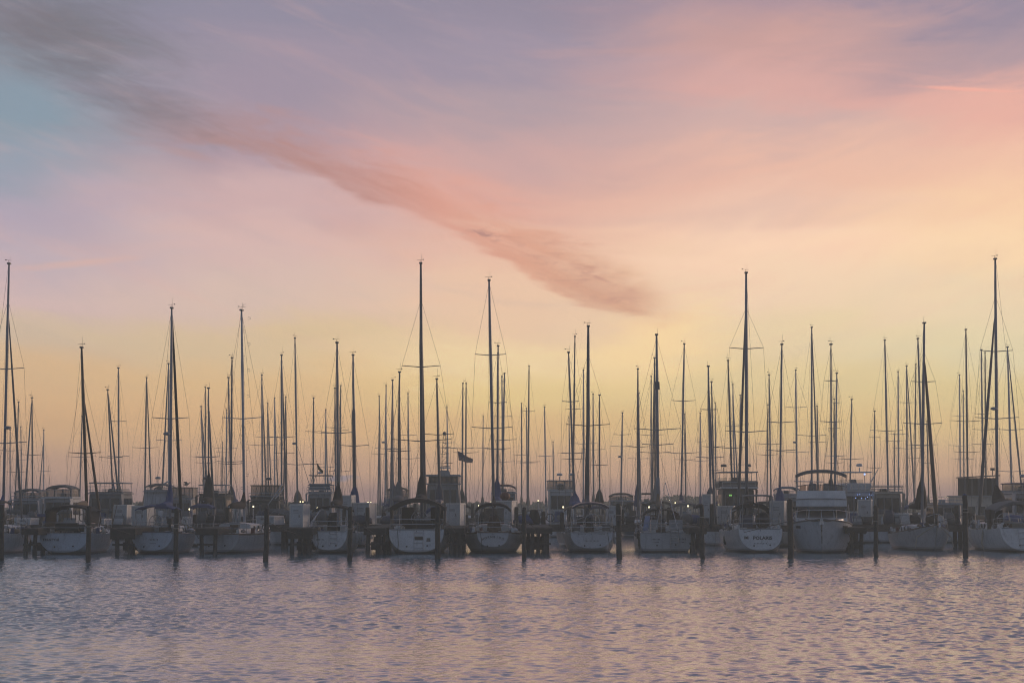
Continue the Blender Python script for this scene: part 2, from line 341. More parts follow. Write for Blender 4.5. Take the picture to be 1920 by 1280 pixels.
# ------------------------------------------------------------------ mesh helpers
class MB:
    """collects shapes for one mesh object"""
    def __init__(s): s.v, s.f = [], []
    def add(s, v, f):
        k = len(s.v); s.v += [tuple(p) for p in v]; s.f += [tuple(i + k for i in q) for q in f]; return s
    def box(s, c, d, top=(1.0, 1.0), shift=(0.0, 0.0)):
        x, y, z = c; a, b, h = d[0] / 2, d[1] / 2, d[2] / 2
        t, u = top
        v = [(x - a, y - b, z - h), (x + a, y - b, z - h), (x + a, y + b, z - h), (x - a, y + b, z - h)]
        v += [(x + shift[0] - a * t, y + shift[1] - b * u, z + h), (x + shift[0] + a * t, y + shift[1] - b * u, z + h), (x + shift[0] + a * t, y + shift[1] + b * u, z + h), (x + shift[0] - a * t, y + shift[1] + b * u, z + h)]
        return s.add(v, [(3, 2, 1, 0), (4, 5, 6, 7), (0, 1, 5, 4), (1, 2, 6, 5), (2, 3, 7, 6), (3, 0, 4, 7)])
    def rings(s, rings, closed=True, caps=True):
        n = len(rings[0]); v = [p for r in rings for p in r]; f = []
        for i in range(len(rings) - 1):
            for j in range(n if closed else n - 1):
                k = (j + 1) % n
                f.append((i * n + j, i * n + k, (i + 1) * n + k, (i + 1) * n + j))
        if caps and closed:
            f.append(tuple(range(n - 1, -1, -1))); f.append(tuple((len(rings) - 1) * n + j for j in range(n)))
        return s.add(v, f)
    def tube(s, pts, r, n=6, caps=True, squash=1.0):
        pts = [Vector(p) for p in pts]
        rs = r if isinstance(r, (list, tuple)) else [r] * len(pts)
        rings = []
        for i, p in enumerate(pts):
            d = (pts[min(i + 1, len(pts) - 1)] - pts[max(i - 1, 0)])
            if d.length < 1e-9: d = Vector((0, 0, 1))
            d.normalize()
            u = d.cross(Vector((0, 1, 0)))
            if u.length < 0.05: u = d.cross(Vector((1, 0, 0)))
            u.normalize(); w = d.cross(u)
            rings.append([p + (u * math.cos(2 * math.pi * j / n) + w * math.sin(2 * math.pi * j / n) * squash) * rs[i] for j in range(n)])
        return s.rings(rings, True, caps)
    def ball(s, c, r, nu=8, nv=6):
        rx, ry, rz = r if isinstance(r, (tuple, list)) else (r, r, r)
        rings = []
        for i in range(nv + 1):
            a = -math.pi / 2 + math.pi * (0.04 + 0.92 * i / nv)
            rings.append([(c[0] + rx * math.cos(a) * math.cos(2 * math.pi * j / nu), c[1] + ry * math.cos(a) * math.sin(2 * math.pi * j / nu), c[2] + rz * math.sin(a)) for j in range(nu)])
        return s.rings(rings)
    def lathe(s, prof, c=(0, 0, 0), n=10):
        return s.rings([[(c[0] + r * math.cos(2 * math.pi * j / n), c[1] + r * math.sin(2 * math.pi * j / n), c[2] + z) for j in range(n)] for r, z in prof])
    def slab(s, poly, z0, z1):
        n = len(poly)
        return s.rings([[(x, y, z0) for x, y in poly], [(x, y, z1) for x, y in poly]])
    def build(s, name, m, parent=None, smooth=False):
        me = bpy.data.meshes.new(name)
        me.from_pydata(s.v, [], s.f); me.update()
        if smooth: me.polygons.foreach_set('use_smooth', [True] * len(me.polygons))
        me.materials.append(m)
        o = bpy.data.objects.new(name, me); COL.objects.link(o)
        if parent is not None: o.parent = parent
        return o
def box(c, d, **k): return MB().box(c, d, **k)
def tube(p, r, n=6, **k): return MB().tube(p, r, n, **k)

def tag(o, label=None, cat=None, group=None, kind=None):
    if label: o['label'] = label
    if cat: o['category'] = cat
    if group: o['group'] = group
    if kind: o['kind'] = kind
    return o
def thing(name, loc, label, cat, group=None, rz=0.0):
    o = bpy.data.objects.new(name, None); COL.objects.link(o)
    o.location = loc; o.rotation_euler = (0, 0, rz); o.empty_display_size = 0.3
    return tag(o, label, cat, group)
def linked(name, src, parent, loc=(0, 0, 0), rot=(0, 0, 0), sc=(1, 1, 1)):
    """another part that shares the mesh of src"""
    o = bpy.data.objects.new(name, src.data); COL.objects.link(o)
    o.parent = parent; o.location = loc; o.rotation_euler = rot; o.scale = sc
    return o
def words(txt, size, parent, loc, tilt, m=None, name='lettering', rotz=0.0, align='CENTER', bold=0.0):
    c = bpy.data.curves.new(name, 'FONT'); c.body = txt; c.size = size; c.align_x = align; c.align_y = 'CENTER'
    c.extrude = 0.004; c.offset = bold; c.resolution_u = 2
    c.materials.append(m or LETTER)
    t = bpy.data.objects.new('type', c); COL.objects.link(t)
    bpy.context.view_layer.update()
    me = bpy.data.meshes.new_from_object(t.evaluated_get(bpy.context.evaluated_depsgraph_get()))
    bpy.data.objects.remove(t); bpy.data.curves.remove(c)
    o = bpy.data.objects.new(name, me); COL.objects.link(o); o.parent = parent
    o.location = loc; o.rotation_euler = (tilt, rotz, 0)
    return o

# ------------------------------------------------------------------ the water
def water_material():
    m = bpy.data.materials.new('harbour_water'); m.use_nodes = True
    t = m.node_tree; g = NT(t); b = t.nodes['Principled BSDF']
    b.inputs['Base Color'].default_value = (0.145, 0.27, 0.33, 1)
    b.inputs['Roughness'].default_value = 0.12
    b.inputs['IOR'].default_value = 1.45
    tc = g.new('ShaderNodeTexCoord')
    s = g.new('ShaderNodeSeparateXYZ'); t.links.new(tc.outputs['Object'], s.inputs[0])
    v = g.vec(s.outputs[0], g.m('MULTIPLY', s.outputs[1], 1.7), 0.0)
    h = g.m('ADD', g.noise(v, 4.6, 3.0, 0.55, 0.3), g.m('MULTIPLY', g.noise(v, 1.3, 3.0, 0.55), 0.7))
    bn = g.new('ShaderNodeBump'); bn.inputs['Distance'].default_value = 0.05
    far = g.smooth(s.outputs[1], 104.0, 114.0)
    g.put(bn.inputs['Strength'], g.m('ADD', 0.16, g.m('MULTIPLY', far, 0.04)))
    t.links.new(h, bn.inputs['Height']); t.links.new(bn.outputs[0], b.inputs['Normal'])
    gl = g.new('ShaderNodeBsdfGlossy'); gl.inputs['Color'].default_value = (0.95, 0.93, 0.95, 1); gl.inputs['Roughness'].default_value = 0.12
    t.links.new(bn.outputs[0], gl.inputs['Normal'])
    mx = g.new('ShaderNodeMixShader'); mx.inputs[0].default_value = 0.40
    t.links.new(b.outputs[0], mx.inputs[1]); t.links.new(gl.outputs[0], mx.inputs[2])
    t.links.new(mx.outputs[0], t.nodes['Material Output'].inputs['Surface'])
    return m
WATER = water_material()
def build_water():
    rs = np.random.RandomState(3)
    ny, nx = 1060, 700
    Y = np.linspace(22.0, 131.0, ny)[:, None]
    U = np.linspace(-1, 1, nx)[None, :]
    X = U * (0.325 * Y + 4.0)
    Yg = np.repeat(Y, nx, 1)
    Z = np.zeros_like(X); 
    N = 64
    gust = np.zeros_like(X)
    for k in range(10):
        lam = rs.uniform(9, 34); th = rs.uniform(0, math.pi)
        gust += np.sin(2 * math.pi / lam * (X * math.cos(th) * 0.6 + Yg * math.sin(th)) + rs.uniform(0, 6.28)) / 10
    amp = np.clip(1.0 + 0.8 * gust, 0.45, 1.6)
    for k in range(N):
        lam = 0.19 * (2.9 ** rs.uniform(0, 1)) if k < 60 else rs.uniform(1.2, 2.6)
        th = rs.normal(0, 0.68)
        s = 0.16 * math.sqrt(2.0 / N) * (0.3 if k >= 60 else 1.0)
        kk = 2 * math.pi / lam
        ph = kk * (X * math.sin(th) + Yg * math.cos(th)) + rs.uniform(0, 6.28)
        Z += (s / kk) * np.sin(ph + 0.35 * np.sin(ph * 0.37 + k))
    edge = np.clip((1 - np.abs(U)) / 0.03, 0, 1) * np.clip((Y - 22) / 3, 0, 1)
    f = np.clip((116.0 - Yg - 2.0 * gust * 3) / 12.0, 0, 1); f = f * f * (3 - 2 * f)
    Z *= amp * edge * (0.30 + 0.70 * f) * np.clip((131.0 - Y) / 1.0, 0, 1)
    v = np.stack([X, Yg, Z], -1).reshape(-1, 3).astype(np.float32)
    i = np.arange(ny * nx).reshape(ny, nx)
    q = np.stack([i[:-1, :-1], i[:-1, 1:], i[1:, 1:], i[1:, :-1]], -1).reshape(-1, 4)
    # the sheet around the rippled reach, out to the shores
    x0, x1 = 0.325 * 22 + 4.0, 0.325 * 131 + 4.0
    W, B0, F0 = 420.0, -60.0, 474.0
    ev = np.array([[-W, B0, 0], [W, B0, 0], [W, 22, 0], [x0, 22, 0], [-x0, 22, 0], [-W, 22, 0], [-W, 131, 0], [-x1, 131, 0], [x1, 131, 0], [W, 131, 0], [W, F0, 0], [-W, F0, 0]], np.float32)
    k = len(v)
    quads = [(5, 4, 7, 6), (3, 2, 9, 8)]
    me = bpy.data.meshes.new('water')
    loops = [q.reshape(-1)]; tot = [4] * len(q)
    for a in quads: loops.append(np.array(a) + k); tot.append(4)
    for a in [(0, 1, 2, 3, 4, 5), (6, 7, 8, 9, 10, 11)]: loops.append(np.array(a) + k); tot.append(6)
    li = np.concatenate(loops).astype(np.int32); tot = np.array(tot, np.int32)
    me.vertices.add(k + len(ev)); me.vertices.foreach_set('co', np.concatenate([v, ev]).reshape(-1))
    me.loops.add(len(li)); me.loops.foreach_set('vertex_index', li)
    me.polygons.add(len(tot)); me.polygons.foreach_set('loop_start', np.concatenate([[0], np.cumsum(tot)[:-1]]).astype(np.int32))
    me.polygons.foreach_set('use_smooth', [True] * len(tot))
    me.update(calc_edges=True); me.validate()
    me.materials.append(WATER)
    o = bpy.data.objects.new('water', me); COL.objects.link(o)
    tag(o, 'rippled grey and pink harbour water below the moored boats', kind='structure')
build_water()

# ------------------------------------------------------------------ far shore
LAND = mat('far_shore_ground', (0.05, 0.05, 0.04), 0.95, var=0.3, scale=0.05)
LEAF = mat('shore_tree_leaves', (0.035, 0.05, 0.028), 0.8, var=0.4, scale=0.4)
def build_shore():
    b = MB()
    prof = []
    for i in range(61):
        x = -390 + i * 13
        prof.append((x, 372 + 8 * math.sin(i * 0.9) + 5 * math.sin(i * 0.37)))
    v, f = [], []
    for x, y in prof: v += [(x, y, -0.3), (x, y + 5, 0.9), (x, y + 40, 1.3), (x, 470, 1.5)]
    for i in range(60):
        for j in range(3): f.append((i * 4 + j, i * 4 + 4 + j, i * 4 + 5 + j, i * 4 + 1 + j))
    b.add(v, f)
    tag(b.build('far_shore', LAND), 'low dark shore across the harbour', kind='structure')
    r = random.Random(11)
    t = MB()
    for k in range(520):
        x = r.uniform(-90, 90); y = r.uniform(395, 440)
        h = r.uniform(1.0, 1.9) + .4 * math.sin(x * 0.06) + .4 * math.sin(x * 0.021 + 2)
        if 33 < x < 44: h += 1.5 + math.sin(x * .9) * .4
        w = r.uniform(1.4, 2.6)
        for j in range(34):
            a = r.uniform(0, 6.28); q = r.random() ** 0.5; zz = r.uniform(0.15, 1.0)
            p = Vector((x + w * q * math.cos(a) * (1.15 - 0.7 * zz * zz), y + w * q * math.sin(a), 1.0 + h * zz * (1 - 0.25 * q)))
            d = r.uniform(0.2, 0.45)
            e1 = Vector((r.uniform(-1, 1), r.uniform(-1, 1), r.uniform(-1, 1))).normalized() * d
            e2 = e1.cross(Vector((r.uniform(-1, 1), r.uniform(-1, 1), r.uniform(-1, 1)))).normalized() * d * 0.8
            t.add([p - e1, p + e2, p + e1, p - e2], [(0, 1, 2, 3)])
    tag(t.build('shore_treeline', LEAF), 'low dark line of trees along the far shore', 'trees', kind='stuff')
build_shore()

def build_haze():
    m = bpy.data.materials.new('evening_haze'); m.use_nodes = True
    t = m.node_tree; t.nodes.clear(); g = NT(t)
    v = g.new('ShaderNodeVolumePrincipled')
    v.inputs['Color'].default_value = (0.86, 0.93, 0.84, 1); v.inputs['Density'].default_value = HAZE_D  # density raised so the haze also lifts the darkest tones
    v.inputs['Anisotropy'].default_value = 0.2
    o = g.new('ShaderNodeOutputMaterial'); t.links.new(v.outputs[0], o.inputs['Volume'])
    b = box((0, (HAZE_FAR - 70) / 2, (HAZE_TOP - 2) / 2), (860, HAZE_FAR + 70, HAZE_TOP + 2)).build('haze', m)
    tag(b, 'evening haze over the whole harbour, thickened to lift the dark tones', kind='stuff')
build_haze()

# ------------------------------------------------------------------ boats: hulls
def hull_rings(L, B, fs, fm, fb, tw=0.7, counter=0.2, rake=0.3, brake=0.55, n=13, na=7, ps=2.5, pb=1.5, fine=2.1, maxat=0.45):
    out = []
    for i in range(n):
        t = i / (n - 1)
        if t < maxat: w = tw + (1 - tw) * math.sin(math.pi / 2 * t / maxat)
        else: w = 1 - ((t - maxat) / (1 - maxat)) ** fine
        w = max(0.015, w) * B / 2
        zs = fs * (t - .4) * (t - 1) / .4 + fm * t * (t - 1) / (.4 * -.6) + fb * t * (t - .4) / .6
        zk = counter + (-0.55 - counter) * min(1, t / 0.22) if t < 0.75 else -0.55 + 0.5 * ((t - 0.75) / 0.25) ** 1.5
        p = ps + (pb - ps) * t ** 1.5
        h = []
        for j in range(na + 1):
            a = math.pi / 2 * j / na
            x = w * max(0.0, math.cos(a)) ** (2 / p); z = zs - (zs - zk) * math.sin(a) ** (2 / p)
            y = -L / 2 + L * t - rake * (1 - t) ** 10 * (zs - z) - brake * t ** 8 * (zs - z)
            h.append((x, y, z))
        out.append([(-x, y, z) for x, y, z in h] + [q for q in reversed(h[:-1])])
    return out
def hull_parts(root, rings, hm, deck_m, trim=None, stripe=None, transom_m=None, rail=0.03):
    h = MB().rings(rings, closed=False).build('hull', hm, root, True)
    MB().add([(x, y - 0.012, z) for x, y, z in rings[0]], [tuple(range(len(rings[0])))]).build('transom', transom_m or hm, root)
    d = MB(); v, f = [], []
    for r in rings:
        a, b = r[0], r[-1]
        v += [(a[0] * .98, a[1], a[2] - 0.02), (0, a[1], a[2] + 0.04), (b[0] * .98, b[1], b[2] - 0.02)]
    for i in range(len(rings) - 1):
        for j in range(2): f.append((i * 3 + j, i * 3 + j + 1, i * 3 + j + 4, i * 3 + j + 3))
    d.add(v, f).build('deck', deck_m, root)
    if trim:
        for s in (0, -1): tube([(p[s][0], p[s][1], p[s][2]) for p in rings], rail, 5).build('rub_rail', trim, h)
        tube([rings[0][0], rings[0][-1]], rail, 5).build('rub_rail', trim, h)
    if stripe:
        for side in (0, -1):
            v, f = [], []
            for p in rings:
                a = Vector(p[side]); b = Vector(p[2 if side == 0 else -3])
                o = Vector((0.008 if side else -0.008, 0, 0))
                v += [a + o, a + (b - a) * (0.85 if abs(b.z - a.z) < 0.3 else 0.25 / abs(b.z - a.z)) + o]
            for i in range(len(rings) - 1): f.append((2 * i, 2 * i + 1, 2 * i + 3, 2 * i + 2))
            MB().add(v, f).build('sheer_stripe', stripe, h)
    return h
def sheer_at(rings, y):
    """half beam and sheer height at a station"""
    for a, b in zip(rings, rings[1:]):
        if a[0][1] <= y <= b[0][1]:
            k = (y - a[0][1]) / (b[0][1] - a[0][1])
            return b[-1][0] * k + a[-1][0] * (1 - k), b[0][2] * k + a[0][2] * (1 - k)
    r = rings[0] if y < rings[0][0][1] else rings[-1]
    return r[-1][0], r[0][2]
def canopy(hw, zs, zm, y0, y1, th=0.04, val=0.10, n=10, crown=1.6):
    """arched canvas roof with hanging edges"""
    b = MB(); prof = []
    for i in range(n + 1):
        u = -1 + 2 * i / n
        prof.append((hw * u, zs + (zm - zs) * (1 - abs(u) ** (crown * 2))))
    dn = [(x, z - th) for x, z in reversed(prof)]
    ring = prof + dn
    ym = (y0 + y1) / 2
    b.rings([[(x, y, z + dz) for x, z in ring] for y, dz in ((y0, -0.03), (ym, 0.03), (y1, -0.02))])
    for y in (y0 - 0.004, y1 + 0.004):
        v = [(x, y, z - 0.03) for x, z in prof] + [(x, y, z - val - 0.03) for x, z in prof]
        b.add(v, [(i, i + 1, n + 2 + i, n + 1 + i) for i in range(n)])
    return b
def hoop(hw, z0, zs, zm, y, r=0.018, n=8, crown=1.6, ybase=None):
    yb = y if ybase is None else ybase
    pts = [(-hw, yb, z0)] + [(hw * (-1 + 2 * i / n), y, zs + (zm - zs) * (1 - abs(-1 + 2 * i / n) ** (crown * 2)) - 0.05) for i in range(n + 1)] + [(hw, yb, z0)]
    return tube(pts, r, 5)
def wheel(c, r, m, parent):
    b = MB(); n = 14
    b.tube([(c[0] + r * math.cos(2 * math.pi * i / n), c[1], c[2] + r * math.sin(2 * math.pi * i / n)) for i in range(n + 1)], 0.022, 5)
    for k in range(3):
        a = k * math.pi / 3
        b.tube([(c[0] - r * math.cos(a), c[1], c[2] - r * math.sin(a)), (c[0] + r * math.cos(a), c[1], c[2] + r * math.sin(a))], 0.014, 4)
    return b.build('steering_wheel', m, parent)
def ladder(x, y, z0, z1, w, rake, m, parent, n=4):
    b = MB()
    for s in (-1, 1): b.tube([(x + s * w / 2, y - rake * (z1 - z0), z0), (x + s * w / 2, y, z1)], 0.022, 5)
    o = b.build('boarding_ladder', m, parent)
    for i in range(n):
        z = z0 + (z1 - z0) * (i + 0.5) / n
        tube([(x - w / 2, y - rake * (z1 - z), z), (x + w / 2, y - rake * (z1 - z), z)], 0.024, 5).build('rung', m, o)
    return o
def fender(x, y, z, parent, m=None, h=0.62, r=0.12):
    o = MB().lathe([(0.03, -h / 2 - 0.04), (r * 0.7, -h / 2), (r, -h * 0.3), (r, h * 0.3), (r * 0.7, h / 2), (0.035, h / 2 + 0.05), (0.03, h / 2 + 0.1)], (x, y, z), 8).build('fender', m or FENDER, parent, True)
    tube([(x, y, z + h / 2 + 0.08), (x * 0.97, y, z + h / 2 + 0.55)], 0.012, 4).build('fender_line', ROPE, o)
    return o
def outboard(x, y, z, parent):
    b = MB()
    b.box((x, y, z + 0.30), (0.30, 0.42, 0.36), top=(0.8, 0.75)); b.box((x, y, z - 0.1), (0.14, 0.2, 0.5)); b.box((x, y + 0.02, z - 0.42), (0.05, 0.26, 0.22))
    return b.build('outboard_motor', BLACKC, parent)
def radome(p, r, parent, m=None):
    return MB().lathe([(r * 0.75, -r * 0.4), (r, -r * 0.2), (r, r * 0.15), (r * 0.7, r * 0.42), (r * 0.2, r * 0.5)], p, 10).build('radar_dome', m or GREYP, parent, True)

# ------------------------------------------------------------------ boats: the sailing kind
def rig(root, mast_p, top_p, L, B, ym, dz, bow_y, bow_z, stern_y, spreaders, o, rings, detail):
    """mast, spreaders, wires, boom and furled sails in the boat's own axes"""
    base, top = Vector(mast_p), Vector(top_p)
    H = top.z - base.z
    ax = (top - base) / H
    up = lambda z: base + ax * (z - base.z)
    mm = o.get('mast', MAST_G); r = o.get('r', 0.088)
    mast = tube([base, up(base.z + H * .7), up(base.z + H * .9), top], [r, r, r * .82, r * .6], 8).build('mast', mm, root, True)
    if o.get('sleeve'):
        z1 = o['sleeve']
        tube([up(base.z + 0.8), up(z1 - 0.3), up(z1)], [r * 1.5, r * 1.5, r * 1.15], 8).build('mast_sleeve', o.get('sleeve_m', MAST_D), mast, True)
    # masthead gear
    k = rnd.random()
    hd = MB(); hd.box((top.x, top.y, top.z + 0.03), (0.20, 0.34, 0.10))
    hd.build('masthead', MAST_D, mast)
    tube([(top.x + 0.05, top.y, top.z), (top.x + 0.06, top.y, top.z + 0.4 + 0.4 * k)], 0.007, 4).build('antenna', WIRE, mast)
    if o.get('vane', k > 0.25):
        vn = MB(); s = 1 if k > 0.5 else -1
        vn.tube([(top.x - .04, top.y, top.z), (top.x - .04, top.y, top.z + .24)], 0.009, 4)
        vn.tube([(top.x - .04 - .22 * s, top.y, top.z + .24), (top.x - .04 + .18 * s, top.y + .1, top.z + .27)], 0.009, 4)
        vn.box((top.x - .04 + .2 * s, top.y + .1, top.z + .28), (.09, .02, .06))
        vn.build('wind_vane', WIRE, mast)
    # spreaders and shrouds
    tips = {-1: [], 1: []}
    for (z, hw) in sorted(spreaders):
        c = up(z)
        for s in (-1, 1):
            tip = Vector((c.x + s * hw, c.y - 0.12, c.z + 0.07 * hw))
            tube([c, tip], [0.036, 0.024], 5).build('spreader', mm, mast)
            tips[s].append(tip)
    wr = o.get('wire', 0.0075)
    hb, zsd = sheer_at(rings, ym)
    for s in (-1, 1):
        ch = Vector((s * hb * 0.93, ym - 0.1, zsd))
        tube([ch] + tips[s] + [up(top.z - (0.15 if not o.get('frac') else H * 0.14))], wr, 4).build('shroud', WIRE, root)
        if tips[s]: tube([ch + Vector((0, -0.35, 0)), up(min(t.z for t in tips[s]) - 0.1)], wr, 4).build('shroud', WIRE, root)
    tube([(0, stern_y + 0.15, sheer_at(rings, stern_y + .1)[1]), top + Vector((0, -0.12, 0))], wr, 4).build('backstay', WIRE, root)
    for s, q in ((1, 0.17), (-1, 0.22)):
        if rnd.random() < 0.8: tube([up(base.z + 0.9) + Vector((s * q * 1.4, 0, 0)), up(top.z - 0.2 - rnd.random() * H * .2) + Vector((s * 0.05, 0, 0))], wr * 0.8, 4).build('halyard', WIRE, mast)
    fz = top.z - (0.1 if not o.get('frac') else H * o['frac'])
    ft = up(fz) + Vector((0, 0.08, 0)); fb = Vector((0, bow_y - 0.12, bow_z + 0.1))
    if o.get('jib') is not None:
        jr = o.get('jr', 0.075)
        tube([fb + (ft - fb) * t for t in (0.03, 0.10, 0.4, 0.75, 0.93, 0.97)], [jr * .6, jr * 1.15, jr * 1.05, jr * .8, jr * .5, 0.02], 7).build('furled_jib', o['jib'], root, True)
    tube([fb, ft], wr * 1.1, 4).build('forestay', WIRE, root)
    # boom with its sail
    bl = o.get('boom', L * 0.33)
    if bl:
        bz = dz + o.get('boom_h', 1.15)
        b0 = up(bz); b1 = Vector((b0.x, ym - bl, bz + 0.06))
        bo = tube([b0, b1], 0.06, 6).build('boom', mm, root, True)
        if o.get('cover') is not None:
            pk = o.get('peak', 1.1); cw = o.get('cw', 0.17)
            v = []
            for t, hh, ww in ((0.0, pk, 0.12), (0.05, pk * .62, 0.85), (0.14, .42, 1.05), (0.4, .38, 1.0), (0.8, .27, .8), (0.98, .14, .5)):
                c = b0 + (b1 - b0) * t
                v.append([(c.x + cw * ww * math.cos(a), c.y, c.z - 0.09 + (hh + 0.09) * (0.5 + 0.5 * math.sin(a)) + 0.02 * math.sin(5 * a + t * 9)) for a in [2 * math.pi * i / 10 for i in range(10)]])
            MB().rings(v).build('sail_cover', o['cover'], bo, True)
    if o.get('radar'):
        p = up(o['radar']); s = o.get('radar_side', 1)
        rd = radome((p.x + s * 0.22, p.y - 0.2, p.z), 0.23, mast, GREYP)
        tube([p, (p.x + s * 0.22, p.y - 0.2, p.z - 0.1)], 0.03, 5).build('bracket', mm, rd)
    if o.get('box'):
        p = up(o['box']); box((p.x, p.y - 0.02, p.z), (0.34, 0.36, 0.5), top=(0.9, 0.9)).build('mast_box', MAST_D, mast)
    return mast, up

HULLS = [hull_mat('white_topsides', (0.64, 0.66, 0.68)), hull_mat('cream_topsides', (0.56, 0.54, 0.49)), hull_mat('pale_grey_topsides', (0.46, 0.48, 0.51)),
         hull_mat('navy_topsides', (0.035, 0.05, 0.10), stripe=(0.5, 0.5, 0.5)), hull_mat('pale_blue_topsides', (0.40, 0.47, 0.55))]
def sailboat(label, group, xb, xt, yt, Y, spreaders=(), bow=1, L=10.5, B=3.4, detail=0, yaw=0.0, name='sailing_boat', fs=1.05, fm=1.0, fb=1.35, tw=0.62, counter=0.18, rake=0.45, **o):
    yb = o.get('yb', 955)
    base_w = at(xb, yb, Y); top_w = at(xt, yt, Y)
    ym = 0.07 * L
    rz = yaw + (0 if bow > 0 else math.pi)
    rot = Matrix.Rotation(rz, 4, 'Z')
    p0 = base_w - rot @ Vector((0, ym, 0))
    root = thing(name, (p0.x, p0.y, 0), label, 'sailboat', group, rz)
    inv = (Matrix.Translation(Vector((p0.x, p0.y, 0))) @ rot).inverted()
    rings = hull_rings(L, B, fs, fm, fb, tw, counter, rake, n=13 if detail else 9, na=7 if detail > 1 else 5, ps=o.get('ps', 2.5))
    hm = o.get('hull', HULLS[0])
    hull_parts(root, rings, hm, o.get('deckm', CREAM if detail > 1 else WHITE), o.get('trim'), o.get('stripe'))
    # cabin trunk
    c0, c1 = -0.13 * L, 0.27 * L; ch = o.get('cabin_h', 0.48)
    zt = fm + ch
    secs = []
    for y, k, h in ((c0, 1.0, 1.0), (c0 + .3, 1.0, 1.02), (ym, 0.95, 0.95), (c1 - .5, 0.72, 0.72), (c1, 0.55, 0.08)):
        w = B * 0.31 * k; z0 = sheer_at(rings, y)[1] - 0.05; z1 = z0 + 0.05 + ch * h
        secs.append([(-w, y, z0), (-w * .95, y, z1 - .08), (-w * .8, y, z1), (0, y, z1 + .04), (w * .8, y, z1), (w * .95, y, z1 - .08), (w, y, z0)])
    cab = MB().rings(secs).build('cabin', o.get('cabm', WHITE), root)
    for s in (-1, 1):
        for i in range(3 if detail else 2):
            y = c0 + 0.7 + i * (0.95 if detail else 1.3); w = B * 0.31 * (1.0 - 0.02 * i)
            z = sheer_at(rings, y)[1] + ch * 0.5
            if detail > 1:
                MB().rings([[(s * (w + dx), y + rr * 0.19 * math.cos(a), z + rr * 0.13 * math.sin(a)) for a in [2 * math.pi * q / 10 for q in range(10)]] for dx, rr in ((-0.06, 1.25), (0.012, 1.25), (0.012, 1.0))], caps=False).build('porthole_rim', STEEL, cab)
                MB().add([(s * (w + 0.004), y + 0.19 * math.cos(a), z + 0.13 * math.sin(a)) for a in [2 * math.pi * q / 10 for q in range(10)]], [tuple(range(10))]).build('porthole', GLASS, cab)
            else:
                box((s * (w - 0.01), y, z), (0.03, 0.6, 0.16)).build('porthole', GLASS, cab)
    dz = zt
    box((0, c0 - 0.02, fm + ch * .42), (0.62, 0.06, ch * .95)).build('companionway', TEAK if not o.get('darkway') else GLASS, cab)
    box((0, c0 + .5, zt + .06), (0.72, 1.1, 0.06)).build('sliding_hatch', o.get('hatchm', GREYP), cab)
    if detail:
        for s in (-1, 1):
            MB().rings([[(s * (B * .33 + d), y, z) for d, z in ((-.1, sheer_at(rings, y)[1]), (-.1, sheer_at(rings, y)[1] + .26), (.02, sheer_at(rings, y)[1] + .30), (.12, sheer_at(rings, y)[1]))] for y in (-0.44 * L, -0.3 * L, c0)]).build('coaming', WHITE, root)
    mz = sheer_at(rings, ym)[1] + ch * .9
    bl = inv @ base_w; tl = inv @ top_w
    bl = bl + (tl - bl) * ((mz - bl.z) / (tl.z - bl.z))
    sp = []
    for (py, hw) in spreaders:
        z = (at(xt, py, Y)).z; sp.append((z, hw * Y / F_PX))
    rig(root, bl, tl, L, B, ym, fm + ch, L / 2, fb, -L / 2, sp, o, rings, detail)
    # rails
    if detail:
        def edge(y, ins=0.94): w, z = sheer_at(rings, y); return w * ins, z
        ys = -L / 2 + .12
        if o.get('pushpit', True):
            pp = root
            w0, z0 = edge(ys); w1, z1 = edge(ys + 1.3)
            g = MB()
            for h in (0.32, 0.62): g.tube([(-w1, ys + 1.3, z1 + h), (-w0, ys + .1, z0 + h), (-w0 * .6, ys, z0 + h), (w0 * .6, ys, z0 + h), (w0, ys + .1, z0 + h), (w1, ys + 1.3, z1 + h)], 0.017, 5)
            for a, y, z in ((-w1, ys + 1.3, z1), (w1, ys + 1.3, z1), (-w0, ys + .1, z0), (w0, ys + .1, z0)): g.tube([(a, y, z - .02), (a, y, z + .62)], 0.017, 5)
            g.build('pushpit', STEEL, root)
        yb_ = L / 2; wb, zb = edge(yb_ - 1.4)
        g = MB(); g.tube([(-wb, yb_ - 1.4, zb + .6), (-.12, yb_ - .05, fb + .68), (.12, yb_ - .05, fb + .68), (wb, yb_ - 1.4, zb + .6)], 0.017, 5)
        for a, y, z in ((-wb, yb_ - 1.4, zb), (wb, yb_ - 1.4, zb), (-.14, yb_ - .3, fb), (.14, yb_ - .3, fb)): g.tube([(a, y, z - .02), (a if abs(a) > .2 else a * .9, y + (.1 if abs(a) < .2 else 0), z + .62)], 0.017, 5)
        g.build('pulpit', STEEL, root)
        for s in (-1, 1):
            pts = []
            for i in range(4):
                y = -L / 2 + 1.45 + i * (L - 2.9) / 3; w, z = edge(y)
                pts.append((s * w, y, z))
                if i in (1, 2): tube([(s * w, y, z - .03), (s * w, y, z + .6)], 0.014, 5).build('stanchion', STEEL, root)
            for h in (.3, .6): tube([(a, y, z + h) for a, y, z in pts], 0.006, 4).build('lifeline', WIRE, root)
    if detail > 1 and bow > 0:
        ty = lambda z: -L / 2 - rake * (fs - z) - .03
        hwT = tw * B / 2
        for x, z in ((-.34 * hwT, .46), (.4 * hwT, .5)): tube([(x, ty(z) + .05, z), (x, ty(z) - .03, z)], .05, 8).build('exhaust_outlet', BLACKC, root)
        tube([(0, ty(fs - .12) + .03, fs - .12), (0, ty(fs - .12) - .05, fs - .12)], .04, 6).build('stern_light', GREYP, root)
        for s in (-1, 1): box((s * hwT * .72, -L / 2 + .08, fs + .03), (.26, .07, .06)).build('mooring_cleat', STEEL, root)
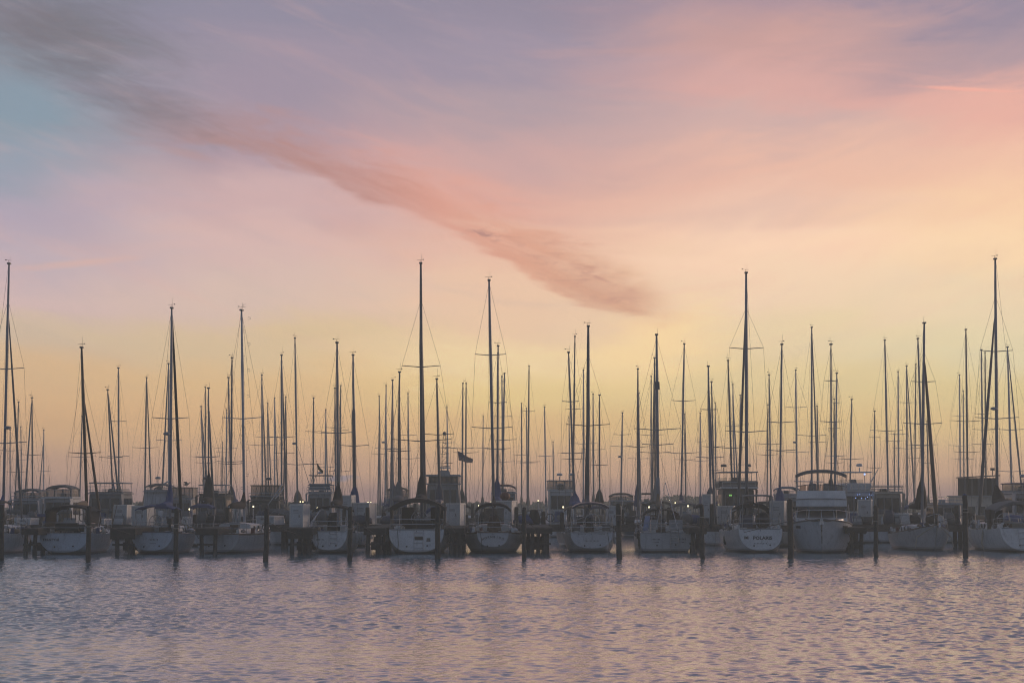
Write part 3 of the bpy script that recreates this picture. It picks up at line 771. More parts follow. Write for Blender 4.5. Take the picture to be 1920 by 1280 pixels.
        tube([(-hwT * .93, ty(fs - .02) - .0, fs - .02), (hwT * .93, ty(fs - .02), fs - .02)], .03, 5).build('transom_rail', o.get('trim', GREYP), root)
        q = rnd.choice((-.8, .75, -.7)) * hwT
        if rnd.random() < .4: tube([(q, ty(fs) + .05, fs + .05), (q + .1, ty(.6), .6), (q + .05, ty(.2) - .1, .1)], .018, 4).build('trailing_line', DARKROPE, root)
    cz = fm + ch
    if o.get('bimini'):
        q = o['bimini']; hw = q.get('hw', B * .36); z1 = q['z']; zs = z1 - q.get('rise', .22); y0, y1 = q.get('y0', -.43 * L), q.get('y1', -.2 * L)
        cn = canopy(hw, zs, z1, y0, y1, 0.05, q.get('val', 0.12), crown=q.get('crown', 1.6)).build('bimini', q['m'], root, False)
        for y in (y0 + .02, y1 - .02): hoop(hw * .985, fm + .1, zs, z1, y, ybase=(y0 + y1) / 2 + (y - (y0 + y1) / 2) * .3, crown=q.get('crown', 1.6)).build('bimini_frame', STEEL, cn)
        if q.get('curtain'):
            for s in (-1, 1): box((s * hw * .98, (y0 + y1) / 2, (zs + fm + .4) / 2), (0.02, (y1 - y0) * .9, zs - fm - .5)).build('side_curtain', q['curtain'], cn)
    if o.get('dodger'):
        q = o['dodger']; hw = q.get('hw', B * .34); z1 = q['z']; zs = z1 - q.get('rise', .18); y0 = c0 - .45; y1 = c0 + .75
        dg = canopy(hw, zs, z1, y0, y1, 0.05, q.get('val', 0.1), crown=1.8).build('dodger', q['m'], root)
        n = 8; fr = []
        for i in range(n + 1):
            u = -1 + 2 * i / n; fr.append((hw * u, zs + (z1 - zs) * (1 - abs(u) ** 3.6) - .08))
        wins = q.get('win', ((0, 3), (3, 5), (5, 8)))
        for a, b_ in wins:
            v = [(x * .97, y1 + .02, z) for x, z in fr[a:b_ + 1]] + [(x * 1.0, y1 + .42, cz - .02) for x, z in reversed(fr[a:b_ + 1])]
            MB().add(v, [tuple(range(len(v)))]).build('dodger_window', q.get('wm', VINYL), dg)
            tube([v[0], v[-1]], 0.03, 4).build('dodger_seam', q['m'], dg)
        for s in (-1, 1):
            v = [(s * hw * .99, y0, zs - .05), (s * hw * .99, y1, zs - .05), (s * hw, y1 + .42, cz - .05), (s * hw, y0 + .15, cz - .05)]
            MB().add(v, [(0, 1, 2, 3)]).build('dodger_side', q['m'], dg)
    return root, rings

def trans_y(L, rake, fs, z): return -L / 2 - rake * (fs - z) - 0.03
CLUT = [STEEL, WHITE, DKGREY, BLACKC, NAVY, CREAM, STEEL, TANC, BLUEC]
def clutter(root, rings, L, B, seed, n=26):
    """the loose gear that lives on a cruising deck: winches, coils, cans, cowls, rolled covers, poles"""
    r = random.Random(seed)
    for i in range(n):
        y = r.uniform(-.46, .42) * L; w, z = sheer_at(rings, y); s = r.choice((-1, 1))
        x = s * w * r.uniform(.55, .92); k = r.randrange(7); m = r.choice(CLUT)
        if k == 0: MB().lathe([(.09, 0), (.08, .05), (.055, .10), (.07, .18), (.05, .20)], (x, y, z - .01), 8).build('winch', STEEL, root, True)
        elif k == 1: MB().tube([(x + .17 * math.cos(a), y + .17 * math.sin(a), z + .05 + .02 * a / 6) for a in [j * .7 for j in range(20)]], .02, 4).build('line_coil', r.choice((ROPE, DARKROPE)), root)
        elif k == 2: MB().box((x, y, z + .17), (.20, .30, .36), top=(.9, .7)).build('jerry_can', r.choice((DKGREY, BLUEC, REDC, CREAM)), root)
        elif k == 3: MB().tube([(x, y, z - .02), (x, y, z + .22), (x, y - .06, z + .32), (x, y - .18, z + .34)], [.05, .05, .06, .09], 7).build('cowl_vent', r.choice((WHITE, STEEL)), root, True)
        elif k == 4: MB().tube([(x, y - .5, z + .14), (x, y, z + .17), (x, y + .5, z + .13)], [.08, .13, .07], 7).build('rolled_cover', m, root, True)
        elif k == 5: MB().tube([(x, y, z), (x + r.uniform(-.1, .1), y + .2, z + r.uniform(.6, 1.3))], .016, 4).build('gear_pole', STEEL, root)
        else: MB().ball((x, y, z + .14), (r.uniform(.14, .3), r.uniform(.2, .4), r.uniform(.12, .2)), 8, 5).build('gear_bag', m, root, True)

def scribble(root, x, y, z, w, h, n, rake):
    """lettering too worn or small to read: a row of dark strokes on the transom"""
    b = MB()
    for i in range(n):
        u = x - w / 2 + w * (i + .5) / n; hh = h * rnd.uniform(.6, 1.0)
        b.box((u, y - .012, z), (w / n * rnd.uniform(.25, .6), .008, hh), shift=(0, rake * hh))
    return b.build('lettering', LETTER, root)
# ------------------------------------------------------------------ the near row of sailing boats
def YA(px): return 126.0 + 3.0 * (px - 960.0) / 960.0
NEAR = 'sailing boats moored in the near row'
def near(label, xb, xt, yt, sp, **k):
    return sailboat(label, NEAR, xb, xt, yt, YA(xb), sp, detail=2, **k)

r1, g1 = near('tall-masted sloop cut by the picture edge, deck crowded with chrome rails and gear', 6, 17, 495, [(692, 34), (831, 42)], L=11.5, B=3.7, jib=GREYC, frac=0.18, cover=BLUEC, radar=Z_at(803, 124), radar_side=1, fs=1.35, fm=1.2, fb=1.55, wire=0.008, bimini=dict(z=3.35, m=BLACKC))
fender(1.5, 1.4, 0.95, r1); fender(1.62, -1.2, 0.8, r1)

r2, g2 = near('white sloop with brown mast, dark awning and name lettered on its quarter', 163, 153, 652, [(850, 30)], L=10.5, B=3.5, mast=MAST_B, jib=MAST_B, jr=0.085, frac=0.26, cover=TANC, peak=0.5, tw=0.86, fs=1.3, fm=1.2, fb=1.5, counter=0.12, hull=HULLS[4], r=0.10, darkway=True,
              bimini=dict(z=2.98, m=BLACKC, rise=.34, y0=-4.6, y1=-1.6, hw=1.42, curtain=BLACKC))
words('TRUSTY III', 0.22, r2, (-0.80, trans_y(10.5, .45, 1.3, .88), 0.88), R(90 - 24), bold=0.005)
for i in range(9): box((-1.0 + i * 0.25, -1.4, 2.35), (0.05, 0.03, 0.62)).build('curtain_strip', GREYC, r2)
box((-0.35, -3.2, 1.62), (1.5, 0.5, 0.5), top=(.9, .8)).build('cockpit_cover', BLACKC, r2)

r3, g3 = near('sloop with oval pale transom, blue peaked sail cover and thin blue bimini', 319, 322, 578, [(785, 35)], L=10.5, B=3.5, jib=BLACKC, jr=0.10, cover=BLUEC, peak=2.1, cw=.26, tw=0.72, fs=1.35, fm=1.18, fb=1.5, counter=0.22, hull=HULLS[4], trim=NAVY, radar=Z_at(813, 124), radar_side=-1,
              bimini=dict(z=2.98, m=BLUEC, rise=.25, val=.08))
scribble(r3, 0.1, trans_y(10.5, .45, 1.35, .88), 0.88, .6, .16, 7, .45); scribble(r3, 0.1, trans_y(10.5, .45, 1.35, .66), 0.66, .4, .06, 6, .45)
outboard(1.02, -5.0, 1.7, r3); wheel((-.1, -3.6, 1.95), 0.42, STEEL, r3)
tube([(-1.5, -5.1, 0.1), (-1.5, -5.15, 0.75), (-1.45, -4.7, 1.0)], 0.07, 6).build('wind_steering_paddle', BLACKC, r3)
MB().box((.35, -4.2, 2.9), (.8, .5, .30), top=(.8, .8)).build('sail_bundle', BLUEC, r3)

r4, g4 = near('pale sloop with dark rail stripe, low coachroof and three round portholes', 458, 453, 582, [(785, 39)], L=10.0, B=3.5, yaw=R(-9), jib=None, cover=BLACKC, peak=1.3, cw=.2, tw=0.8, fs=1.22, fm=1.2, fb=1.42, counter=0.02, rake=0.1, hull=HULLS[2], stripe=TEAK, cabin_h=.6, mast=MAST_W, trim=TEAK, boom_h=1.0)
for i in range(15):     # climbing steps up the mast
    z = 4.0 + i * 0.85
    s = 1 if i % 2 else -1
    tube([(s * .08, .75, z), (s * .26, .75, z + .02), (s * .26, .75, z + .14), (s * .08, .75, z + .16)], 0.014, 4).build('mast_step', STEEL, r4)
fender(-1.52, -3.4, 0.95, r4, FEND_B, .5, .1)

r5, g5 = near('white sloop with ladder on its scooped transom and black sail cover', 634, 632, 643, [(812, 30)], L=10.0, B=3.05, jib=None, cover=BLACKC, peak=1.9, cw=.34, tw=0.72, fs=1.38, fm=1.2, fb=1.5, counter=0.22, r=0.085, boom_h=1.25, darkway=True,
              bimini=dict(z=2.95, m=BLACKC, rise=.30, hw=1.25, y0=-3.4, y1=-1.6))
ladder(.25, -5.07, .55, 1.36, .45, .45, STEEL, r5, 3)
scribble(r5, -.55, trans_y(10, .45, 1.38, .86), .86, .5, .10, 6, .45)
box((.1, -4.4, 1.78), (.62, .5, .85), top=(.8, .8)).build('black_seat_cover', BLACKC, r5)
fender(1.5, -2.5, .85, r5); fender(1.56, -.9, .85, r5)
for i in range(3): tube([(-1.3 - .12 * i, -4.6, 1.45), (-1.05 + .2 * i, -3.4, 2.2 + .3 * i)], 0.02, 5).build('boat_hook', STEEL, r5)

r6, g6 = near('tall-masted wide sloop with broad pale transom, boarding ladder and black cockpit canopy', 791, 789, 494, [(688, 36), (827, 56)], L=12.0, B=3.95, jib=MAST_D, jr=0.10, frac=0.14, cover=BLACKC, peak=2.4, cw=.36, tw=0.86, fs=1.5, fm=1.3, fb=1.65, counter=0.10, rake=0.5, r=0.105, mast=MAST_D, boom_h=1.5, darkway=True, wire=0.008,
              bimini=dict(z=3.42, m=BLACKC, rise=.55, hw=1.72, y0=-5.2, y1=-1.8, val=.25, crown=1.1, curtain=BLACKC))
ladder(.15, -6.08, .20, 1.48, .58, .5, STEEL, r6, 4)
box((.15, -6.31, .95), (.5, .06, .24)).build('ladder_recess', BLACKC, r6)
box((-.7, -3.0, 2.1), (.75, .6, 1.5)).build('cockpit_curtain', BLACKC, r6); box((1.15, -3.0, 2.1), (.8, .6, 1.5)).build('cockpit_curtain', BLACKC, r6)
box((.35, -5.2, 1.75), (1.3, .3, .5), top=(.9, .8)).build('cockpit_seat', BLACKC, r6)
wheel((.1, -4.4, 2.15), .5, STEEL, r6); box((.75, -6.32, .86), (.26, .16, .22), top=(.8, .8)).build('grill_cover', DKGREY, r6)
fender(-1.95, -3.6, .85, r6); fender(1.98, -2.8, .8, r6)

r7, g7 = near('double-railed sloop with half-moon transom, curved lettering and black bimini arch', 926, 917, 526, [(666, 29), (803, 38)], L=11.5, B=3.75, jib=None, cover=BLACKC, peak=.9, tw=0.52, fs=1.32, fm=1.22, fb=1.55, counter=0.42, rake=0.35, hull=HULLS[2], stripe=TEAK, trim=TEAK, r=0.095, wire=0.008,
              bimini=dict(z=3.12, m=BLACKC, rise=.42, hw=1.12, y0=-4.3, y1=-2.2, val=.16, crown=1.7))
for i, ch in enumerate('HORNBIDO'):
    u = (i - 3.5) / 3.5
    words(ch, 0.20, r7, (u * .62, trans_y(11.5, .35, 1.32, 1.02 - .13 * u * u), 1.02 - .13 * u * u), R(90 - 19), name='letter', bold=0.004, rotz=R(18 * u))
box((.02, -2.6, 2.35), (1.3, .05, .85)).build('dodger_panel', VINYL, r7); MB().rings([[(.45 * math.cos(a) + .05, y, 1.35 + 1.0 * max(0, math.sin(a))) for a in [math.pi * i / 8 for i in range(9)]] for y in (-2.9, -2.5)]).build('companion_arch', TEAK, r7)
wheel((.1, -4.3, 1.85), .48, TEAK, r7); fender(1.75, -.6, .9, r7); MB().ball((.75, -1.4, 3.55), (.34, .3, .28)).build('buoy_bag', ORANGE, r7)

r8, g8 = near('dark sloop with wide oval transom, navy bimini and crowded stern rail', 1102, 1103, 612, [(798, 41)], L=10.5, B=3.3, jib=GREYC, jr=0.08, frac=.3, cover=NAVY, peak=1.2, tw=0.80, fs=1.30, fm=1.15, fb=1.45, counter=0.30, rake=0.4, hull=HULLS[2], r=0.115, mast=MAST_D,
              bimini=dict(z=3.15, m=NAVY, rise=.28, hw=1.15, y0=-4.3, y1=-2.0, val=.12))
scribble(r8, .05, trans_y(10.5, .4, 1.3, 1.0), 1.0, .3, .22, 3, .4); scribble(r8, 0, trans_y(10.5, .4, 1.3, .76), .76, .95, .06, 11, .4); scribble(r8, -.6, trans_y(10.5, .4, 1.3, 1.17), 1.17, .5, .07, 6, .4); scribble(r8, .6, trans_y(10.5, .4, 1.3, 1.17), 1.17, .5, .07, 6, .4)
wheel((.1, -3.9, 1.95), .48, STEEL, r8); box((-.1, -4.5, 1.75), (.5, .4, .9), top=(.8, .8)).build('helm_pedestal', BLACKC, r8)
for s in (-1, 1): box((s * .95, -4.7, 1.55), (.5, .3, .4)).build('rail_bag', DKGREY, r8)
for i in range(5): tube([(-1.35 + .06 * i, -4.9 + .1 * i, 1.3), (-1.3 + .55 * (i % 2), -4.9, 2.35 + .05 * i)], .014, 4).build('gear_pole', STEEL, r8)
for i in range(5): tube([(1.35 - .06 * i, -4.9 + .2 * i, 1.3), (1.3 - .2 * (i % 2), -4.9, 2.3)], .014, 4).build('gear_pole', STEEL, r8)
fender(1.55, -3.9, .85, r8); tube([(1.5, -4.6, .95), (1.7, -4.3, .8), (1.75, -4.2, .3)], .05, 6).build('mooring_warp', ROPE, r8)

r9, g9 = near('square-sterned sloop with folded ladder, cream dodger windows and blue life-sling bag', 1234, 1231, 628, [(806, 44), (834, 29)], L=10.5, B=3.35, jib=None, cover=TANC, peak=1.4, tw=0.95, fs=1.25, fm=1.15, fb=1.45, counter=0.02, rake=-.02, ps=5.5, hull=HULLS[2], stripe=DKGREY, r=0.10, box=Z_at(723, 127),
              dodger=dict(z=2.72, m=BLACKC, wm=VINYL, hw=1.12, rise=.30, win=((0, 2), (3, 5), (6, 8))), sleeve=Z_at(895, 127), sleeve_m=MAST_G)
ladder(.55, -5.36, .15, 1.5, .52, .0, STEEL, r9, 4)
scribble(r9, -.62, -5.30, .84, .55, .10, 7, 0); scribble(r9, -.62, -5.30, .66, .42, .07, 6, 0); scribble(r9, 1.05, -5.30, .85, .45, .12, 5, 0); scribble(r9, 1.05, -5.30, .66, .4, .07, 5, 0)
MB().rings([[(-1.25 + .17 * math.cos(a) + .16 * k, -4.9 + .12 * math.sin(a), 1.35 + .95 * k) for a in [2 * math.pi * i / 8 for i in range(8)]] for k in (0, .3, .6, .9, 1.0)]).build('life_sling_bag', mat('blue_white_vinyl', (.26, .33, .55), .5), r9, True)
for s in (-1, 1): tube([(.1, -4.2, 4.4), (.1 + s * .7, -5.1, 1.4)], .02, 5).build('split_backstay', STEEL, r9)
tube([(-.25, -5.0, 1.2), (-.25, -5.0, 3.3)], .03, 5).build('flag_staff', STEEL, r9)
outboard(-1.62, -4.6, .75, r9)
for i in range(2): box((-.75 + 1.6 * i, -2.9, 1.72), (.85, .4, .62)).build('cockpit_locker', GREYP, r9)

r10, g10 = near('tall-masted sloop with dark capital name lettering, black dodger and hard bimini top', 1400, 1399, 512, [(654, 32), (810, 40)], L=12.0, B=3.9, jib=GREYC, jr=0.09, frac=.1, cover=BLACKC, peak=1.5, tw=0.70, fs=1.52, fm=1.3, fb=1.62, counter=0.16, rake=0.5, r=0.11, wire=0.008,
                bimini=dict(z=3.62, m=GREYC, rise=.06, hw=.95, y0=-5.0, y1=-3.2, val=.05, crown=3),
                dodger=dict(z=3.10, m=BLACKC, hw=1.15, rise=.34, val=.26, wm=VINYL, win=((0, 2), (3, 5), (6, 8))))
words('POLARIS', 0.315, r10, (.10, trans_y(12, .5, 1.52, .93), 0.93), R(90 - 26.5), bold=.010); scribble(r10, -.06, trans_y(12, .5, 1.52, .6), .6, .85, .06, 9, .5)
for i, (x, h) in enumerate(((-.88, .2), (-.79, .15), (-.70, .2))): box((x - .12, trans_y(12, .5, 1.52, .95) - .01, .95), (.07, .03, h)).build('logo_bar', LETTER, r10)
box((0.05, -6.02, 1.32), (.62, .03, .22)).build('transom_step', GREYP, r10)
MB().ball((.52, -3.4, 2.0), (.5, .3, .55)).build('cockpit_cushion', BLACKC, r10, True); box((-.6, -3.4, 1.95), (.9, .4, .8), top=(.85, .8)).build('cockpit_cover', NAVY, r10)
fender(-1.75, -2.2, .75, r10, RUBBER, .6, .15); fender(1.95, -1.2, .9, r10)
g = MB(); g.tube([(-1.6, -3.6, 1.35), (-1.65, -3.6, 2.5), (-1.2, -3.6, 2.7)], .03, 5); g.tube([(-1.6, -2.2, 1.35), (-1.65, -2.2, 2.4)], .03, 5); g.tube([(-1.65, -3.6, 2.0), (-1.65, -2.2, 1.95)], .03, 5); g.build('boarding_gate', STEEL, r10)

r12, g12 = near('bow-on sloop showing three portholes, with brown furled jib and dark bundled mainsail', 1729, 1733, 606, [(716, 23), (795, 36), (835, 20)], bow=-1, L=10.5, B=3.6, jib=MAST_B, jr=0.13, frac=.16, cover=BLACKC, peak=2.6, cw=.42, tw=0.6, fs=1.12, fm=1.08, fb=1.72, hull=HULLS[2], trim=TEAK, r=0.10, mast=MAST_G, cabin_h=.5)
for s in (-1, 1): tube([(s * .2, 5.0, 1.62), (s * 1.1, 4.2, .9), (s * 1.25, 4.3, .25)], .04, 5).build('mooring_warp', ROPE, r12)
tube([(0, 5.2, 1.75), (0, 5.9, 1.9)], .05, 6).build('bowsprit', TEAK, r12)
MB().box((0, 5.75, 1.72), (.16, .5, .3), top=(.5, .6)).build('anchor', STEEL, r12)

r13, g13 = near('tallest-masted sloop at the frame edge with grey spray hood and curved pale stern', 1870, 1866, 486, [(659, 31), (785, 41)], L=12.5, B=4.2, jib=MAST_D, jr=0.11, frac=.19, cover=BLACKC, peak=1.6, cw=.5, tw=0.8, fs=1.55, fm=1.35, fb=1.7, counter=.10, rake=.5, r=0.105, radar=Z_at(765, 128), radar_side=-1, wire=0.008,
                bimini=dict(z=3.25, m=GREYC, rise=.55, hw=1.5, y0=-4.6, y1=-1.5, val=.18, crown=1.1, curtain=BLACKC))
ladder(-.3, -6.34, .3, 1.45, .5, .5, STEEL, r13, 3); wheel((-.9, -4.3, 2.0), .45, STEEL, r13); wheel((.6, -4.3, 2.0), .45, STEEL, r13)
box((-1.15, -3.0, 2.0), (.9, .5, 1.3)).build('cockpit_curtain', BLACKC, r13)
g = MB()
for i in range(6): g.tube([(-1.9 + .1 * i, -1.5 + .5 * i, 1.4), (-1.75 + .1 * i, -1.4 + .5 * i, 2.0), (-1.3, -1.0 + .5 * i, 1.95)], .025, 5)
g.build('side_rail_gear', STEEL, r13); tube([(-2.0, -3.2, 1.35), (-2.12, -3.25, .5), (-1.95, -3.3, .1)], .05, 5).build('mooring_warp', ROPE, r13)

for _n, (_r, _g, _L, _B) in enumerate(((r1, g1, 11.5, 3.7), (r2, g2, 10.5, 3.5), (r3, g3, 10.5, 3.5), (r4, g4, 10, 3.5), (r5, g5, 10, 3.05), (r6, g6, 12, 3.95), (r7, g7, 11.5, 3.75), (r8, g8, 10.5, 3.3), (r9, g9, 10.5, 3.35), (r10, g10, 12, 3.9), (r12, g12, 10.5, 3.6), (r13, g13, 12.5, 4.2))):
    clutter(_r, _g, _L, _B, 40 + _n, 44 if _n in (0, 7, 11) else 28)

# ------------------------------------------------------------------ motor yachts
YH = hull_mat('yacht_white_topsides', (0.50, 0.53, 0.57)); YHD = hull_mat('yacht_dark_topsides', (0.06, 0.065, 0.075))
def soften(o, w):
    m = o.modifiers.new('rounded_edges', 'BEVEL'); m.width = w; m.segments = 2; m.limit_method = 'ANGLE'
RESERVED = []       # (row depth, x, half width): berths already taken
def pane(b4, m, parent, name='window'):
    return MB().add(b4, [(0, 1, 2, 3)]).build(name, m, parent)
def yacht(label, x0, x1, Y, y_sal, y_fly, y_top=None, bow=1, enclosed=False, housem=None, canvas=None, hullm=None, L=None, nwin=3, fly=0.80, antennas=2, dome=None, group='motor yachts berthed behind the sailing boats', name='motor_yacht', flyb=True, top_th=0.08, cat='motor yacht', posts=4, soft=False, fm=1.35, reserve=True):
    """flybridge cruiser: hull, saloon with windows, upper helm, roof on posts; sizes read off the photograph at depth Y"""
    B = max(2.6, (x1 - x0) * Y / F_PX * 1.08); L = L or 3.1 * B
    c = at((x0 + x1) / 2, HZ, Y)
    if reserve: RESERVED.append((Y, c.x, B / 2))
    root = thing(name, (c.x, Y + 0.18 * L, 0), label, cat, group, 0 if bow > 0 else math.pi)
    W = housem or YWHITE
    rings = hull_rings(L, B, fm - .1, fm, fm + .75, 0.93, -0.15, 0.05, 0.9, n=11, na=6, ps=3.2, pb=1.25, fine=2.6)
    hull_parts(root, rings, hullm or YH, W, trim=GREYP, rail=.04)
    f = -1                                           # the end that faces the viewer in the boat's own axes
    ya, yb = (-0.30 * L, 0.16 * L) if bow > 0 else (-0.30 * L, 0.12 * L)
    zs, zf = Z_at(y_sal, Y), Z_at(y_fly, Y)
    hw = B * .42
    house = MB().rings([[(-hw * k, y + sh * s2, z) for k, y, z, sh, s2 in ()] or [(-hw * k, ya, z), (hw * k, ya, z), (hw * k, yb + s, z), (-hw * k, yb + s, z)] for k, z, s in ((1.0, fm - .05, .0), (.97, fm + (zs - fm) * .45, -.1), (.93, zs, -.55))]).build('saloon', W, root)
    soften(house, .10)
    for sd in (-1, 1):
        MB().rings([[(sd * (hw + dx), ya - .02, zs), (sd * (hw + dx), ya - 1.1, zs), (sd * (hw + dx), ya - .5, fm + (zs - fm) * .45), (sd * (hw + dx), ya - .9, fm), (sd * (hw + dx), ya - .02, fm)] for dx in (0.0, .05)]).build('side_wing', W, root)
    wz0, wz1 = fm + (zs - fm) * .42, fm + (zs - fm) * .86
    for e, yy, s0, s1 in ((-1, ya, 0, 0), (1, yb, -.1, -.48)):
        for i in range(nwin):
            u0 = -0.88 + 1.76 * i / nwin + .03; u1 = -0.88 + 1.76 * (i + 1) / nwin - .03
            pane([(hw * .95 * u0, yy + e * .02 + s0, wz0), (hw * .95 * u1, yy + e * .02 + s0, wz0), (hw * .93 * u1, yy + e * .02 + s1, wz1), (hw * .93 * u0, yy + e * .02 + s1, wz1)], GLASS, house)
            tube([(hw * .95 * u0, yy + e * .03 + s0, wz0), (hw * .95 * u1, yy + e * .03 + s0, wz0), (hw * .93 * u1, yy + e * .03 + s1, wz1), (hw * .93 * u0, yy + e * .03 + s1, wz1), (hw * .95 * u0, yy + e * .03 + s0, wz0)], .028, 4).build('window_frame', GREYP, house)
    for s in (-1, 1):
        for i in range(3):
            a = ya + .3 + i * (yb - ya - 1.2) / 3; b_ = a + (yb - ya - 1.2) / 3 - .12
            pane([(s * (hw * .985 + .012), a, wz0), (s * (hw * .985 + .012), b_, wz0), (s * (hw * .945 + .012), b_, wz1), (s * (hw * .945 + .012), a, wz1)], GLASS, house)
    # roof slab over the saloon
    MB().slab([(-hw * 1.06, ya - .35), (hw * 1.06, ya - .35), (hw * 1.0, yb - .3), (-hw * 1.0, yb - .3)], zs + .003, zs + .10).build('saloon_roof', W, root)
    fw = B * .5 * fly
    if flyb:
        y0, y1 = ya + .25, yb - .9
        fb_ = MB()
        for k, z, g_ in ((1.0, zs + .10, 0), (1.05, zf, .12)): pass
        ring = lambda k, z, g_: [(-fw * k, y0 - g_, z), (fw * k, y0 - g_, z), (fw * k, y1 + g_, z), (fw * k * .55, y1 + .5 + g_, z), (-fw * k * .55, y1 + .5 + g_, z), (-fw * k, y1 + g_, z)]
        fb_.rings([ring(.96, zs + .103, 0), ring(1.03, zs + .1 + (zf - zs) * .6, .08), ring(1.0, zf, .1), ring(.93, zf - .02, .0)])
        fo = fb_.build('flybridge', W, root); soften(fo, .09)
        box((0, (y0 + y1) / 2 + .4, zf + .12), (fw * .5, .35, .34), top=(.8, .6)).build('helm_seat', GREYP, fo)
        for i in range(3):
            u0, u1 = -1 + 2 * i / 3 + .04, -1 + 2 * (i + 1) / 3 - .04
            pane([(fw * .9 * u0, y1 + .2, zf - .02), (fw * .9 * u1, y1 + .2, zf - .02), (fw * .86 * u1, y1 - .05, zf + .28), (fw * .86 * u0, y1 - .05, zf + .28)], CLEAR, fo, 'windscreen')
    else: y0, y1 = ya + .25, yb - .5
    ztop = zf
    if y_top is not None:
        zt = Z_at(y_top, Y)
        if soft: tp = canopy(fw * 1.0, zt - .25, zt, y0, y1, .05, .14).build('canvas_top', canvas or BLACKC, root)
        else:
            tp = MB().rings([[(-fw * k, y0 - .2 * k, z), (fw * k, y0 - .2 * k, z), (fw * k, y1 + .1 * k, z), (-fw * k, y1 + .1 * k, z)] for k, z in ((1.0, zt - top_th), (1.04, zt - top_th * .5), (.95, zt))]).build('hard_top', canvas or W, root)
        for s in (-1, 1):
            for yy in (y0 + .05, y1 - .1): tube([(s * fw * .96, yy, zf - .05), (s * fw * .94, yy, zt - (.3 if soft else top_th))], .028, 5).build('top_post', STEEL if not enclosed else (canvas or BLACKC), tp)
        if enclosed:
            q = zt - (.28 if soft else top_th)
            for e, yy in ((-1, y0 + .02), (1, y1 - .05)):
                for i in range(3):
                    u0, u1 = -1 + 2 * i / 3 + .05, -1 + 2 * (i + 1) / 3 - .05
                    pane([(fw * .96 * u0, yy, zf), (fw * .96 * u1, yy, zf), (fw * .94 * u1, yy, q), (fw * .94 * u0, yy, q)], VINYL, tp, 'clear_curtain')
                    tube([(fw * .96 * (u1 + .05), yy - e * .01, zf), (fw * .94 * (u1 + .05), yy - e * .01, q)], .045, 4).build('curtain_seam', canvas or BLACKC, tp)
            for s in (-1, 1): pane([(s * fw * .97, y0, zf), (s * fw * .97, y1, zf), (s * fw * .95, y1, q), (s * fw * .95, y0, q)], VINYL, tp, 'clear_curtain')
        ztop = zt
    for i in range(antennas):
        s = (-1, 1, .4)[i % 3]; h = rnd.uniform(1.2, 2.6)
        tube([(s * fw * .8, y0 + .5, ztop), (s * fw * (.85 + .1 * rnd.random()), y0 + .3, ztop + h)], [.016, .008], 4).build('whip_antenna', WIRE, root)
    if dome:
        for dx in dome: 
            tube([(dx * fw, (y0 + y1) / 2, ztop - .02), (dx * fw, (y0 + y1) / 2, ztop + .35)], .04, 5).build('dome_stand', W, root)
            radome((dx * fw, (y0 + y1) / 2, ztop + .52), .26, root, W)
    # rails round the bow and stern
    g = MB()
    for s in (-1, 1):
        pts = [(s * sheer_at(rings, y)[0] * .95, y, sheer_at(rings, y)[1] + .65) for y in (yb - .5, .25 * L, .38 * L, .47 * L)]
        g.tube(pts + [(0, .5 * L, fm + .75 + .65)], .02, 5)
        for p in pts: g.tube([p, (p[0], p[1], p[2] - .67)], .016, 4)
    g.build('bow_rail', STEEL, root)
    rr = random.Random(int(x0 * 7))
    for e, yy in ((-1, ya - .36),):
        gg = MB()
        for z in (zs + .35, zs + .62): gg.tube([(-hw, yy + 1.4, z), (-hw, yy, z), (hw, yy, z), (hw, yy + 1.4, z)], .02, 5)
        for i in range(5): gg.tube([(hw * (-1 + i * .5), yy, zs + .1), (hw * (-1 + i * .5), yy, zs + .62)], .016, 4)
        if flyb: gg.build('deck_rail', STEEL, root)
    for i in range(rr.randrange(4, 8)):
        x = rr.uniform(-.9, .9) * hw; k = rr.randrange(5); z = fm + .05; yy = -.46 * L + rr.random() * .8 if bow > 0 else .30 * L + rr.random() * 1.0
        z += .0 if bow > 0 else .35
        if k == 0: MB().ball((x, yy, z + .35), (.35, .3, .38), 8, 5).build('covered_chair', rr.choice((BLACKC, NAVY, GREYC)), root, True)
        elif k == 1: MB().box((x, yy, z + .45), (rr.uniform(.5, 1.1), .5, .9), top=(.85, .8)).build('canvas_cover', rr.choice((BLACKC, BLUEC, TANC, GREYC)), root)
        elif k == 2: MB().tube([(x, yy, z), (x + .1, yy, z + 1.1)], .02, 4).tube([(x + .5, yy, z), (x + .1, yy, z + 1.1)], .02, 4).build('folding_davit', STEEL, root)
        elif k == 3: MB().lathe([(.22, 0), (.24, .1), (.24, .5), (.2, .6)], (x, yy, z), 9).build('life_raft_canister', WHITE, root, True)
        else: MB().tube([(x - .7, yy, z + .9), (x - .3, yy, z + 1.02), (x + .6, yy, z + 1.0), (x + .8, yy, z + .9)], [.1, .19, .19, .12], 8).build('inflatable_roll', rr.choice((GREYC, DKGREY)), root, True)
    return root, dict(B=B, L=L, y0=y0, y1=y1, fw=fw, ztop=ztop, zs=zs, zf=zf, ya=ya, yb=yb, hw=hw, rings=rings)

